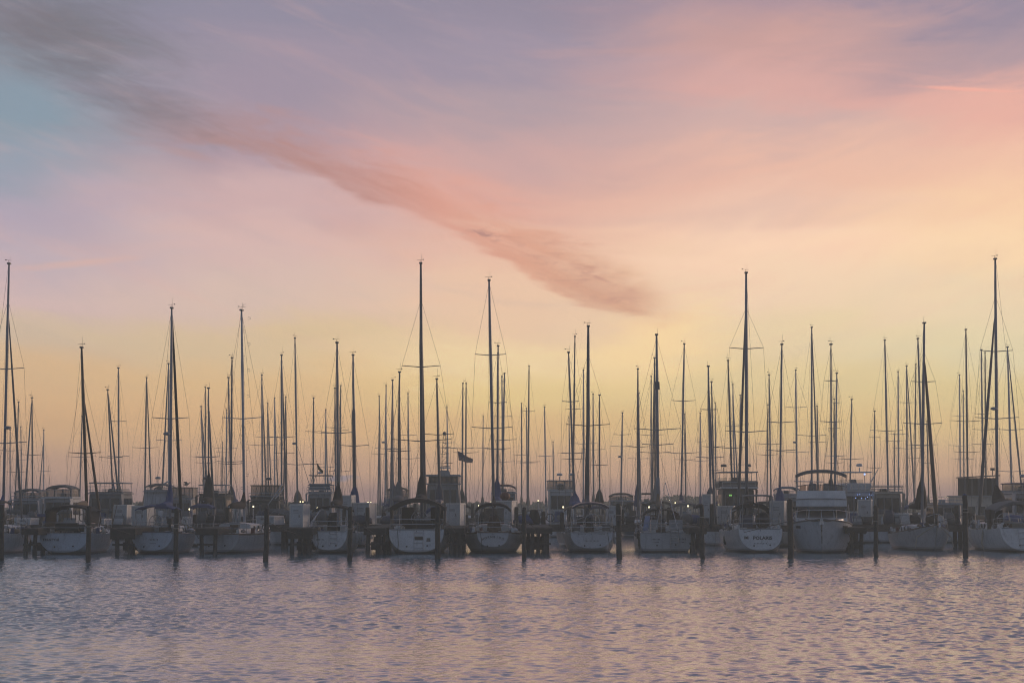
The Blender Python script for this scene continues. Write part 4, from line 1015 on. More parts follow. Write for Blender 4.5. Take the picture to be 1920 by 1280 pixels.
# the big one in the near row, bow towards the camera
def near_yacht():
    Y = 121.0
    c = at(1537, HZ, Y)
    L, B = 12.0, 3.85
    ph = -math.atan2(c.x, Y)
    b0 = at(1540, HZ, 118.5)
    root = thing('motor_yacht', (b0.x - math.sin(ph) * L / 2, b0.y + math.cos(ph) * L / 2, 0), 'white flybridge motor yacht moored bow-on with open hoops above its helm', 'motor yacht', 'motor yachts in the near row', math.pi + ph)
    RESERVED.append((Y, c.x, B / 2))
    rings = hull_rings(L, B, 1.35, 1.55, 2.12, 0.93, -.15, 0.0, 0.55, n=17, na=7, ps=3.2, pb=2.0, fine=4.6, maxat=.4)
    h = hull_parts(root, rings, YH, WHITE, trim=DKGREY, rail=.05)
    hw = 1.62
    # foredeck trunk, saloon front and windscreen
    MB().rings([[(-hw * k, y, z0), (hw * k, y, z0), (hw * k * .92, y, z1), (-hw * k * .92, y, z1)] for y, k, z0, z1 in ((1.2, .98, 1.5, 2.10), (2.6, .9, 1.6, 2.12), (3.9, .6, 1.75, 2.05))]).build('foredeck_trunk', WHITE, root)
    zs = 2.78
    hs = MB().rings([[(-hw * k, -3.2, z), (hw * k, -3.2, z), (hw * k, 1.6 + s, z), (hw * k * .5, 1.85 + s, z), (-hw * k * .5, 1.85 + s, z), (-hw * k, 1.6 + s, z)] for k, z, s in ((1.0, 1.4, 0), (1.0, 2.10, 0), (.95, zs, -.75))]).build('saloon', WHITE, root)
    P = lambda u, t: (hw * u * (1 - .05 * t), 1.62 + (.25 if abs(u) <= .5 else .25 * (1 - abs(u)) / .5) - .75 * t, 2.12 + .64 * t)
    for u0, u1 in ((-.97, -.52), (-.48, -.02), (.02, .48), (.52, .97)):
        v = [P(u0, .1), P(u1, .1), P(u1, .9), P(u0, .9)]
        pane([(x, y + .03, z) for x, y, z in v], GLASS, hs, 'windscreen')
    for s in (-1, 1):
        for i in range(3): pane([(s * (hw + .012), -2.9 + 1.4 * i, 2.15), (s * (hw + .012), -1.65 + 1.4 * i, 2.15), (s * (hw * .965 + .012), -1.65 + 1.4 * i, 2.65), (s * (hw * .965 + .012), -2.9 + 1.4 * i, 2.65)], GLASS, hs)
    fw = 1.62
    v = lambda k, z, g: [(-fw * k, -2.6, z), (fw * k, -2.6, z), (fw * k, .9 + g, z), (fw * k * .5, 1.15 + g, z), (-fw * k * .5, 1.15 + g, z), (-fw * k, .9 + g, z)]
    fo = MB().rings([v(1.0, zs + .12, .35), v(.99, zs + .52, .25), v(.93, zs + 1.12, -.15), v(.86, zs + 1.10, -.25)]).build('flybridge', WHITE, root)
    MB().slab([(-hw * 1.05, -3.6), (hw * 1.05, -3.6), (hw * 1.03, 1.2), (hw * .55, 1.6), (-hw * .55, 1.6), (-hw * 1.03, 1.2)], zs + .004, zs + .11).build('saloon_roof', DKGREY, root)
    q = [(x, y + .02, z) for x, y, z in [(-fw * .98, 1.13, zs + .55), (-fw * .49, 1.40, zs + .60), (fw * .49, 1.40, zs + .60), (fw * .98, 1.13, zs + .55)]]
    tube(q, .03, 5).build('trim_strip', DKGREY, fo)
    z1 = zs + 1.12
    for i in range(6):
        u0, u1 = -.88 + 1.76 * i / 6 + .02, -.88 + 1.76 * (i + 1) / 6 - .02
        pane([(fw * u0, .78, z1), (fw * u1, .78, z1), (fw * u1 * .97, .45, z1 + .34), (fw * u0 * .97, .45, z1 + .34)], see_through('smoked_screen', (.62, .5, .38), .6), fo, 'helm_screen')
    tube([(-fw * .92, .62, z1 + .30), (-fw * .5, .72, z1 + .38), (fw * .5, .72, z1 + .38), (fw * .92, .62, z1 + .30)], .03, 5).build('screen_rail', DKGREY, fo)
    hp = canopy(fw * 1.02, 4.93, 5.26, -1.9, -.2, .09, .16, crown=1.35).build('bimini', GREYC, root)
    for y in (-1.85, -.25): hoop(fw * 1.0, z1 - .1, 4.93, 5.26, y, .024, ybase=-1.0, crown=1.35).build('bimini_frame', STEEL, hp)
    tube([(-fw * .1, -2.4, 4.50), (fw * 1.1, -2.4, 4.53)], .035, 5).build('rear_rail', STEEL, fo)
    for s in (0, 1): tube([(fw * s, -2.4, z1 - .1), (fw * s, -2.4, 4.51)], .02, 4).build('rail_post', STEEL, fo)
    box((.5, -1.2, 4.12), (.45, .3, .55), top=(.8, .8)).build('helm_seat', GREYP, fo); box((-.35, -1.2, 4.12), (.45, .3, .55), top=(.8, .8)).build('helm_seat', GREYP, fo)
    g = MB()
    pts = [(s * k, y, z) for s, k, y, z in ((-1, 1.74, 1.0, 2.50), (-1, 1.62, 3.4, 2.58), (-1, .9, 5.3, 2.68), (1, .9, 5.3, 2.68), (1, 1.62, 3.4, 2.58), (1, 1.74, 1.0, 2.50))]
    g.tube(pts, .022, 5)
    for p in pts: g.tube([p, (p[0], p[1] - .02, p[2] - .62)], .016, 4)
    g.build('bow_rail', STEEL, root)
    MB().box((0, 5.95, 2.12), (.2, .6, .12)).box((0, 6.2, 1.95), (.34, .12, .30), top=(.4, .6)).build('anchor', STEEL, root)
    tube([(-1.0, 5.0, 2.12), (-.4, 5.7, 1.98), (0, 6.0, 2.06), (.5, 5.6, 1.98), (1.0, 5.0, 2.12)], .03, 5).build('mooring_warp', DARKROPE, root)
    for s in (-1, 1): MB().box((s * 1.45, 4.92, 1.62), (.30, .06, .16)).build('hawse_hole', BLACKC, h)
    for s in (-1, 1): tube([(s * 1.3, .2, z1 + .1), (s * 1.35, .0, z1 + 1.4)], [.018, .008], 4).build('whip_antenna', WIRE, root)
    return root
near_yacht()

yacht('white cruiser with curtained upper helm, near the sloop with brown mast', 88, 140, 141, 934, 932, 909, bow=1, housem=WHITE, enclosed=True, canvas=GREYC, soft=True, antennas=1, fly=.74)
ra, da = yacht('grey trawler yacht with long flat sun roof above an open helm', 168, 240, 160, 926, 922, 904, bow=1, housem=GREYP, canvas=GREYP, top_th=.10, antennas=2)
rb, db = yacht('pale cruiser with radar arch and slung crane boom on its roof', 262, 318, 172, 922, 918, 906, bow=-1, antennas=2, dome=(.2,), soft=True, canvas=GREYC)
tube([(-db['fw'] * .6, db['y0'] + .4, db['ztop'] + .3), (db['fw'] * .7, db['y0'] + .2, db['ztop'] - .5)], .07, 6).build('crane_boom', WHITE, rb)
rc, dc = yacht('white cruiser with curtained upper helm beneath the perched gull', 322, 360, 172, 937, 932, 913, bow=1, enclosed=True, canvas=GREYC, antennas=1, fly=.86)
rd, dd = yacht('dark trawler with red lifebuoy, hard roof and open steel railing', 372, 430, 160, 930, 925, 908, bow=1, housem=DKGREY, hullm=YHD, canvas=GREYP, antennas=3, dome=(-.7,))
MB().lathe([(.30, -.07), (.38, 0), (.30, .07), (.22, 0), (.30, -.07)], (0, 0, 0), 12).build('lifebuoy', ORANGE, rd).rotation_euler = (R(90), 0, 0)
[o for o in rd.children if o.name.startswith('lifebuoy')][0].location = (-.2, dd['ya'] - .12, dd['zs'] - .2)
re_, de = yacht('black-topped trawler with tan curtains around its wheelhouse', 468, 530, 160, 938, 928, 909, bow=1, enclosed=True, housem=DKGREY, hullm=YHD, canvas=TANC, antennas=2, dome=(.1,))
tube([(de['fw'] * .3, de['y0'] - .6, de['zf'] - .8), (de['fw'] * 1.3, de['y0'] - .8, de['ztop'] + .1), (de['fw'] * 1.42, de['y0'] - .8, de['ztop'] - .2), (de['fw'] * .8, de['y0'] - .8, de['zf'] - .3)], .045, 6).build('davit_arm', MAST_W, re_)
# sport fisher with a lookout tower
rf, df = yacht('sport fishing boat with lookout tower and blue canvas side screens', 577, 625, 172, 926, 921, 908, bow=1, canvas=STEELBLUEC, antennas=2)
fw = df['fw']; zt = Z_at(891, 172)
tw_ = MB().slab([(-fw * .95, df['y0'] - .1), (fw * .95, df['y0'] - .1), (fw * .9, df['y1']), (-fw * .9, df['y1'])], zt - .05, zt + .03).build('tower_platform', STEELBLUEC, rf)
for s in (-1, 1):
    for yy in (df['y0'], df['y1'] - .1): tube([(s * fw * .95, yy, df['zf']), (s * fw * .62, yy + .1, zt)], .03, 5).build('tower_leg', STEEL, tw_)
    tube([(s * fw * .9, df['y0'], df['ztop']), (s * fw * 1.9, df['y0'] - .5, df['ztop'] + 3.4)], [.03, .012], 5).build('outrigger', STEEL, rf)
box((0, df['y0'] - .02, (df['zf'] + df['ztop']) / 2 + .1), (fw * 1.75, .03, .55)).build('canvas_screen', STEELBLUEC, tw_)
radome((-.2, 0, zt + .25), .22, tw_, WHITE)
yacht('cruiser with rounded tan curtains around its upper helm, behind the wide sloop', 722, 768, 187, 938, 934, 913, bow=1, enclosed=True, canvas=TANC, soft=True, antennas=1)
# tug-like trawler with a wheelhouse and lattice mast
ri, di = yacht('grey trawler with tall wheelhouse, square ports and lattice radio mast', 797, 866, 172, 908, 905, 889.5, bow=1, housem=GREYP, canvas=GREYP, top_th=.16, fly=.86, antennas=0, flyb=False, nwin=4)
fw, y0, y1 = di['fw'], di['y0'], di['y1']; z0, z1 = di['zs'] + .1, di['ztop'] - .17
wh = MB().rings([[(-fw * .80 * k, y0 + .3, z), (fw * .80 * k, y0 + .3, z), (fw * .80 * k, y1 - .3, z), (-fw * .80 * k, y1 - .3, z)] for k, z in ((1, z0 + .003), (1.0, z0 + .25))]).build('wheelhouse_sill', DKGREY, ri)
MB().rings([[(-fw * .80, y0 + .3, z), (fw * .80, y0 + .3, z), (fw * .80, y1 - .3, z), (-fw * .80, y1 - .3, z)] for z in (z1 - .14, z1)]).build('wheelhouse_head', DKGREY, ri)
for e in (y0 + .33, y1 - .33):
    for i in range(6):
        u = -1 + 2 * i / 5; box((fw * .78 * u, e, (z0 + z1) / 2), (.16 if i % 2 else .22, .06, z1 - z0)).build('wheelhouse_mullion', DKGREY, ri)
    for i in range(5):
        u0, u1 = -1 + 2 * i / 5, -1 + 2 * (i + 1) / 5
        pane([(fw * .78 * u0, e + .02, z0 + .2), (fw * .78 * u1, e + .02, z0 + .2), (fw * .78 * u1, e + .02, z1 - .1), (fw * .78 * u0, e + .02, z1 - .1)], see_through('wheelhouse_glass', (.6, .55, .5), .55), ri)
lm = MB(); zt = Z_at(812, 172)
for s in (-1, 1): lm.tube([(s * .28, 0, di['ztop']), (s * .10, 0, zt)], .03, 5)
for i in range(9):
    a = i / 9; z = di['ztop'] + (zt - di['ztop']) * a; w = .28 - .18 * a; zz = di['ztop'] + (zt - di['ztop']) * (a + 1 / 9)
    lm.tube([(-w, 0, z), (w, 0, zz)], .016, 4); lm.tube([(-w, 0, z), (w, 0, z)], .016, 4)
lm = lm.build('lattice_mast', MAST_D, ri)
for z, w in ((Z_at(838, 172), .55), (Z_at(850, 172), .35), (Z_at(868, 172), .75), (Z_at(874, 172), .5)): tube([(-w, 0, z), (w, 0, z + .05)], .028, 5).build('yard_arm', MAST_D, lm)
box((0, -.2, Z_at(876, 172)), (1.1, .16, .12)).build('radar_scanner', WHITE, lm); MB().ball((0, 0, zt + .05), .17).build('searchlight', DKGREY, lm)
box((0, 0, di['ztop'] + .2), (1.1, .8, .4), top=(.8, .8)).build('mast_foot', GREYP, lm)
yacht('white cruiser with stepped flybridge beside the bundle of masts', 922, 968, 172, 925, 922, 908, bow=1, soft=True, canvas=REDC, antennas=2)
rk, dk = yacht('white flybridge yacht with tinted screen and ball-shaped radar domes', 1028, 1074, 172, 921, 917, 900, bow=1, housem=WHITE, enclosed=True, canvas=GREYP, antennas=2, dome=(-.05, .9), fly=.92)
MB().lathe([(.28, -.05), (.34, 0), (.28, .05), (.20, 0), (.28, -.05)], (0, 0, 0), 12).build('lifebuoy', DKGREY, rk).rotation_euler = (R(90), 0, 0)
[o for o in rk.children if o.name.startswith('lifebuoy')][0].location = (0, dk['y0'] - .16, (dk['zs'] + dk['zf']) / 2 + .3)
yacht('low cruiser with arched dark canvas seen past the square-sterned sloop', 1140, 1190, 187, 940, 938, 924, bow=1, soft=True, canvas=BLACKC, antennas=1, enclosed=True)
yacht('low express cruiser with twin canvas hoops near the lamplit trees', 1188, 1240, 205, 943, 940, 924, bow=1, soft=True, canvas=BLACKC, antennas=1)
rm, dm = yacht('dark trawler with tall upper house, radar mast and twin white domes', 1348, 1416, 160, 918, 901, 884, bow=1, housem=DKGREY, hullm=YHD, canvas=GREYP, antennas=2, dome=(-.62, .66), fly=.98)
MB().slab([(-dm['hw'] * 1.12, dm['ya'] - .6), (dm['hw'] * 1.12, dm['ya'] - .6), (dm['hw'] * 1.12, dm['yb']), (-dm['hw'] * 1.12, dm['yb'])], dm['zs'] + .115, dm['zs'] + .24).build('boat_deck', WHITE, rm)
box((-.7, dm['ya'] - .1, dm['zs'] - .45), (.22, .05, .12)).build('green_light', LAMPG, rm)
yacht('cruiser with mesh bimini and blue lower canvas near the mast pair', 1462, 1492, 172, 933, 925, 912, bow=1, soft=True, canvas=STEELBLUEC, antennas=2)
ro, do = yacht('white sport fisher strung with blue lights and one raked outrigger', 1580, 1628, 150, 921, 905, 884, bow=1, housem=WHITE, antennas=2, dome=(.4,), fly=.86)
tube([(do['fw'] * 1.0, do['y0'], do['zf'] + .1), (do['fw'] * 1.5, do['y0'] - .3, do['ztop'] + .3)], [.05, .02], 5).build('outrigger', WHITE, ro)
MB().ball((do['fw'] * .55, do['y0'], do['ztop'] - .2), .07).build('blue_lamp', LAMPB, ro)
for i in range(9): MB().ball((-.2 + i * .15, do['ya'] - .3, do['zs'] - .5 + .22 * math.sin(i * 1.1) + .05 * (i % 3)), .028).build('blue_lamp', LAMPB, ro)
yacht('trawler with maroon sail band under a flat top, past the flybridge yacht', 1633, 1688, 150, 925, 922, 911, bow=1, canvas=GREYP, housem=CREAM, antennas=2, fly=.94)
yacht('cruiser with blue canvas curtains and white arch at the frame edge', 1888, 1960, 141, 925, 919, 905, bow=1, enclosed=True, canvas=BLUEC, antennas=1, dome=(0,))
yacht('white cabin cruiser tucked low behind the bow-on sloop', 1752, 1790, 150, 946, 943, None, bow=1, antennas=1)
yacht('white cruiser with rounded canvas cover at the picture edge', 36, 74, 150, 938, 934, 916, bow=1, soft=True, canvas=GREYC, antennas=1, enclosed=True)
rs_, ds_ = yacht('small dark-canopied cuddy boat beside the porthole sloop', 516, 552, 141, 990, 988, 966, bow=-1, soft=True, canvas=BLACKC, antennas=0, flyb=False, L=6.0, fm=.95)

# dark panelled houseboat
def houseboat():
    Y = 172.0
    c = at(1832, HZ, Y); B = 3.3; L = 11.0
    RESERVED.append((Y, c.x, B / 2))
    root = thing('houseboat', (c.x, Y + 2, 0), 'houseboat with tall dark vertical-panelled upper storey and flat roof', 'houseboat')
    rings = hull_rings(L, B, 1.0, 1.0, 1.3, .95, -.2, 0, .6, n=9, na=5, ps=3.5, pb=1.6)
    hull_parts(root, rings, YHD, GREYP, trim=GREYP)
    hb = B * .46; zs = Z_at(931, Y); zt = Z_at(896, Y)
    lo = box((0, -.6, (.95 + zs) / 2), (hb * 2, 6.2, zs - .95)).build('lower_house', CREAM, root)
    for u in (-.6, .0, .62): box((hb * u, -3.71, 2.35), (.62, .03, .75)).build('window', GLASS, lo)
    box((hb * .3, -3.72, 1.9), (.05, .03, 1.9)).build('door_jamb', TEAK, lo)
    MB().slab([(-hb * 1.08, -4.1), (hb * 1.08, -4.1), (hb * 1.08, 2.7), (-hb * 1.08, 2.7)], zs + .003, zs + .12).build('upper_deck', GREYP, root)
    n = 15
    for e in (-3.6, -1.2):
        for i in range(n):
            u = -1 + 2 * (i + .5) / n
            box((hb * u, e + (.03 if i % 2 else 0), (zs + .12 + zt) / 2), (2 * hb / n * .9, .05, zt - zs - .12)).build('panel', BLACKC if i % 3 else DKGREY, root)
    for s in (-1, 1):
        for i in range(5): box((s * hb * .99, -3.35 + i * .46, (zs + .12 + zt) / 2), (.05, .44, zt - zs - .12)).build('panel', BLACKC, root)
    MB().add([(-hb * 1.05, -3.9, zt), (hb * 1.05, -3.9, zt + .16), (hb * 1.05, -.9, zt + .16), (-hb * 1.05, -.9, zt), (-hb * 1.05, -3.9, zt + .1), (hb * 1.05, -3.9, zt + .27), (hb * 1.05, -.9, zt + .27), (-hb * 1.05, -.9, zt + .1)], [(0, 3, 2, 1), (4, 5, 6, 7), (0, 1, 5, 4), (1, 2, 6, 5), (2, 3, 7, 6), (3, 0, 4, 7)]).build('roof', DKGREY, root)
    for x, h in ((.4 * hb, .75), (hb * .95, .5)): tube([(x, -2, zt + .2), (x, -2, zt + .2 + h)], .04, 5).build('roof_post', MAST_D, root); box((x, -2, zt + .3 + h), (.34, .3, .22)).build('roof_lamp', DKGREY, root)
houseboat()

# ------------------------------------------------------------------ the ranks of sailing boats behind
# pixel of masthead, pixel column near the deck, mast width in pixels, spreaders (row, half span), side the furled jib leans to, jib cloth
J = dict(d=MAST_D, g=GREYC, b=BLUEC, t=MAST_B, w=MAST_W)
BACK = [
    (60, 746, 61, 3, [(853, 21)], -1, 'd'), (35, 754, 28, 2.6, [(885, 22)], 0, None), (39, 801, 41, 2, [(862, 18)], 0, None), (19, 806, 19, 2.2, [(845, 22)], 0, None), (82, 806, 82, 2.2, [(883, 13)], -1, 'd'),
    (154, 780, 149, 2.6, [(857, 28)], 0, None), (202, 731, 213, 3, [(858, 22)], 1, 'd'), (222, 690, 223, 3.1, [(790, 15), (856, 20)], 0, None), (275, 708, 271, 3.2, [(840, 24)], 1, 'g'), (316, 682, 317, 3.6, [(826, 24)], -1, 'd'),
    (377, 762, 384, 3, [(857, 24)], 1, 'd'), (385, 726, 385, 2.7, [(868, 20)], 0, None), (391, 728, 391, 2.7, [(857, 22)], 1, 'd'), (417, 828, 416, 2, [(848, 12)], 0, None), (425, 768, 424, 2.6, [(841, 22)], 0, None), (428, 708, 434, 3.2, [(866, 26)], 0, None), (435, 671, 433, 3.6, [(870, 24)], 0, None),
    (491, 703, 492, 3.2, [(835, 30)], 1, 'd'), (502, 756, 503, 2.6, [(820, 24)], 1, 'd'), (515, 746, 515, 2.6, [(862, 20)], 1, 'd'), (528, 666, 528, 3.6, [(820, 27)], 1, 'd'), (536, 744, 531, 3, [(850, 20)], 1, 't'), (553, 634, 558, 4.6, [(871, 30)], 0, None),
    (588, 746, 587, 3, [(809, 15), (870, 20)], 0, None), (611, 768, 610, 2.6, [(812, 22), (876, 16)], 1, 'd'), (628, 728, 630, 3, [(802, 18)], 0, None), (639, 723, 636, 3, [(807, 16), (884, 20)], 0, None), (662, 666, 665, 4.4, [(836, 28)], 0, None),
    (711, 743, 713, 2.8, [(851, 16)], -1, 'd'), (724, 723, 722, 3, [(841, 20)], 1, 'g'), (736, 713, 737, 3.2, [(842, 24)], -1, 'd'), (749, 698, 747, 3.8, [(846, 23)], 1, 'd'), (765, 738, 767, 2.8, [(816, 16), (860, 22)], 0, None),
    (819, 711, 824, 3.8, [(815, 30)], 1, 'd'), (838, 764, 841, 2.7, [(830, 14), (840, 22)], 0, None), (868, 719, 866, 3, [(841, 22)], 0, None), (874, 719, 873, 3, [(849, 24)], 0, None), (906, 781, 905, 2.2, [(840, 20)], 0, None),
    (934, 649, 932, 3.9, [(755, 17), (842, 24)], 1, 'd'), (941, 706, 944, 3.3, [(781, 18), (866, 20)], 0, None), (946, 700, 941, 3.6, [(825, 25)], 1, 'd'), (978, 756, 978, 2.6, [(853, 16)], 0, None), (987, 765, 989, 2.6, [(868, 20)], 0, None), (992, 686, 990, 3, [(771, 11), (866, 22)], 0, None), (1021, 763, 1024, 2.6, [(855, 17)], 0, None), (1037, 829, 1038, 2.4, [], 0, None),
    (1066, 661, 1078, 3.8, [(753, 16), (850, 22)], 0, None), (1078, 631, 1074, 3.2, [(767, 16), (861, 22)], 0, None), (1067, 783, 1069, 2.6, [(850, 22)], 0, None), (1094, 694, 1094, 3, [(832, 26)], 0, None), (1112, 739, 1113, 2.8, [(843, 22)], 0, None), (1124, 741, 1124, 2.7, [(872, 16)], 0, None), (1167, 774, 1164, 3, [(815, 16), (837, 21)], 0, None),
    (1196, 692, 1196, 3.7, [(838, 22)], 1, 'd'), (1198, 737, 1197, 2.6, [(860, 20)], 0, None), (1221, 706, 1221, 2.8, [(816, 26)], 0, None), (1227, 671, 1229, 3.4, [(849, 30)], -1, 'd'), (1283, 645, 1277, 3.6, [(752, 23), (850, 32)], 0, None), (1284, 776, 1286, 2.6, [(862, 18)], 0, None),
    (1313, 775, 1313, 2.6, [(828, 10), (864, 20)], 0, None), (1328, 687, 1333, 4.2, [(768, 16), (858, 26)], 1, 'd'), (1334, 716, 1340, 3, [(838, 22)], 0, None), (1341, 756, 1343, 2.4, [(881, 18)], 0, None),
    (1365, 676, 1374, 3.8, [(840, 30)], 0, None), (1374, 721, 1378, 2.8, [(799, 14)], 1, 'd'), (1388, 741, 1388, 2.7, [(796, 16), (871, 20)], 0, None), (1442, 703, 1446, 3, [(833, 25)], 0, None), (1440, 759, 1438, 2.6, [(853, 20)], 0, None), (1466, 646, 1462, 4, [(792, 27), (845, 28)], 0, None), (1492, 694, 1495, 3.2, [(764, 20), (848, 26)], 0, None),
    (1522, 614, 1522, 3.8, [(817, 28)], 1, 'd'), (1532, 761, 1535, 3.2, [(829, 18)], 0, None), (1558, 646, 1559, 3.2, [(714, 13), (791, 20)], 0, None), (1569, 700, 1566, 3.4, [(755, 9), (855, 20)], 0, None), (1564, 748, 1565, 2.6, [(803, 11), (868, 18)], 0, None), (1597, 749, 1593, 3, [(861, 24)], 0, None),
    (1640, 771, 1639, 2.6, [(820, 10), (877, 14)], 0, None), (1659, 638, 1666, 3.8, [(808, 31)], 0, None), (1677, 813, 1677, 2.2, [(827, 20)], 0, None), (1684, 697, 1685, 3.4, [(814, 19)], 0, None), (1700, 686, 1701, 3.8, [(755, 16), (841, 26)], 1, 'd'), (1717, 683, 1715, 3, [(859, 16)], 0, None), (1721, 635, 1732, 4.2, [(835, 30)], 0, None), (1738, 790, 1742, 2.6, [(868, 16)], 0, None),
    (1799, 703, 1801, 3.2, [(780, 16), (836, 22)], 0, None), (1806, 733, 1808, 2.8, [(861, 22)], 0, None), (1811, 618, 1815, 4, [(790, 32), (848, 24)], 0, None), (1840, 656, 1844, 3.7, [(776, 16), (833, 20)], 0, None), (1847, 661, 1849, 3.4, [(806, 26)], 0, None), (1889, 651, 1898, 3.8, [(806, 42), (884, 24)], 1, 'd'),
]
ROWS = [141.0, 172.0, 187.5, 218.5, 233.5, 263.0, 278.0, 308.0, 323.0]
taken = {}
def assign(xb, yt, w):
    best = None
    for Y in ROWS:
        X = X_at(xb, 940, Y); H = Z_at(yt, Y)
        B = max(2.3, min(3.5, 0.235 * (H - 1.5) ** .98))
        if any(abs(x - X) < (B + b) / 2 + .25 for x, b in taken.get(Y, ())): continue
        if any(abs(Y + 2 - y2) < 11.5 and abs(x2 - X) < h2 + B / 2 + .2 for y2, x2, h2 in RESERVED): continue
        cost = abs(math.log((0.165 * F_PX / w) / Y)) * 3
        if H > 17: cost += (H - 17) * .8
        if H < 9.5: cost += (9.5 - H) * .6
        if best is None or cost < best[0]: best = (cost, Y, X, B, H)
    _, Y, X, B, H = best
    taken.setdefault(Y, []).append((X, B))
    return Y, B, H
ANCH = [(6, 'crowded edge sloop'), (163, 'brown-masted sloop'), (319, 'blue-covered sloop'), (458, 'porthole sloop'), (634, 'black-covered sloop'), (791, 'wide sloop'), (926, 'half-moon sloop'), (1102, 'oval-transom sloop'), (1234, 'square-sterned sloop'), (1400, 'lettered sloop'), (1729, 'bow-on sloop'), (1870, 'tallest edge sloop')]
ORD = 'first second third fourth fifth sixth seventh eighth ninth tenth eleventh twelfth thirteenth fourteenth fifteenth sixteenth seventeenth eighteenth nineteenth twentieth twenty-first twenty-second'.split()
order = sorted(range(len(BACK)), key=lambda i: -BACK[i][3])
place = {}
for i in order: place[i] = assign(BACK[i][2], BACK[i][1], BACK[i][3])
seq = sorted(range(len(BACK)), key=lambda i: BACK[i][0])
names = {}
for a in range(len(ANCH)):
    lo = ANCH[a][0]; hi = ANCH[a + 1][0] if a + 1 < len(ANCH) else 99999
    grp = [i for i in seq if lo <= BACK[i][0] < hi]
    for n, i in enumerate(grp):
        nxt = ANCH[a + 1][1] if a + 1 < len(ANCH) else 'frame edge'
        names[i] = 'distant sloop, %s mast counted from the %s towards the %s' % (ORD[n], ANCH[a][1], nxt)
covers = [BLACKC, BLUEC, NAVY, GREYC, TANC, BLACKC, BLUEC]
spars = [MAST_G, MAST_D, MAST_G, MAST_D, MAST_W]
for n, i in enumerate(seq):
    xt, yt, xb, w, sp, jd, jc = BACK[i]
    Y, B, H = place[i]
    L = B * 3.05
    side = 1 if xb < 960 else -1                     # which way a bow pointing away leans
    bow = 1 if jd == 0 and rnd.random() < .55 or jd == side else -1
    k = rnd.random()
    o = dict(mast=spars[n % 5 if Y > 150 else n % 4], r=max(.06, min(.10, w * Y / F_PX / 2)), cover=covers[rnd.randrange(7)], peak=rnd.uniform(.9, 2.6), cw=rnd.uniform(.18, .38) if Y < 200 else rnd.uniform(.16, .26), wire=.008 if Y < 200 else .009)
    if jc: o.update(jib=J[jc], jr=.085, frac=rnd.choice((0, 0, .12)))
    if (xt, yt) == (553, 634): o.update(radar=Z_at(831, Y), r=.09)
    if (xt, yt) == (662, 666): o.update(sleeve=Z_at(767, Y), mast=MAST_G)
    if (xt, yt) in ((724, 723), (1167, 774), (1492, 694)): o.update(radar=Z_at(829 if xt != 1167 else 856, Y), radar_side=-1)
    if (xt, yt) == (1659, 638): o.update(cover=BLUEC, peak=2.2, cw=.4)
    hm = HULLS[(0, 0, 1, 2, 0, 3, 4)[rnd.randrange(7)]]
    zk = 1.0 + .06 * (B - 2.6)
    if Y < 200: o.update(bimini=dict(z=zk + rnd.uniform(1.75, 2.15), m=covers[(n * 3) % 7], rise=rnd.uniform(.15, .4), hw=B * .36, val=.2)); o.update(boom_h=rnd.uniform(1.2, 1.8), peak=rnd.uniform(1.4, 3.0), cw=rnd.uniform(.26, .46))
    if Y < 150: o.update(bimini=dict(z=zk + 1.85, m=covers[n % 7], rise=.25, hw=B * .33)) if k < .5 else o.update(dodger=dict(z=zk + 1.3, m=covers[n % 7], hw=B * .3))
    sb, sr = sailboat(names[i], 'sailing boats in the ranks behind', xb, xt, yt, Y, sp, bow=bow, L=L, B=B, detail=1 if Y < 180 else 0, fs=zk, fm=zk - .02, fb=zk + .35, hull=hm, tw=rnd.uniform(.55, .9), rake=rnd.uniform(.1, .5), **o)
    if Y < 180: clutter(sb, sr, L, B, 300 + n, 12)
print('berths', {k: len(v) for k, v in taken.items()})

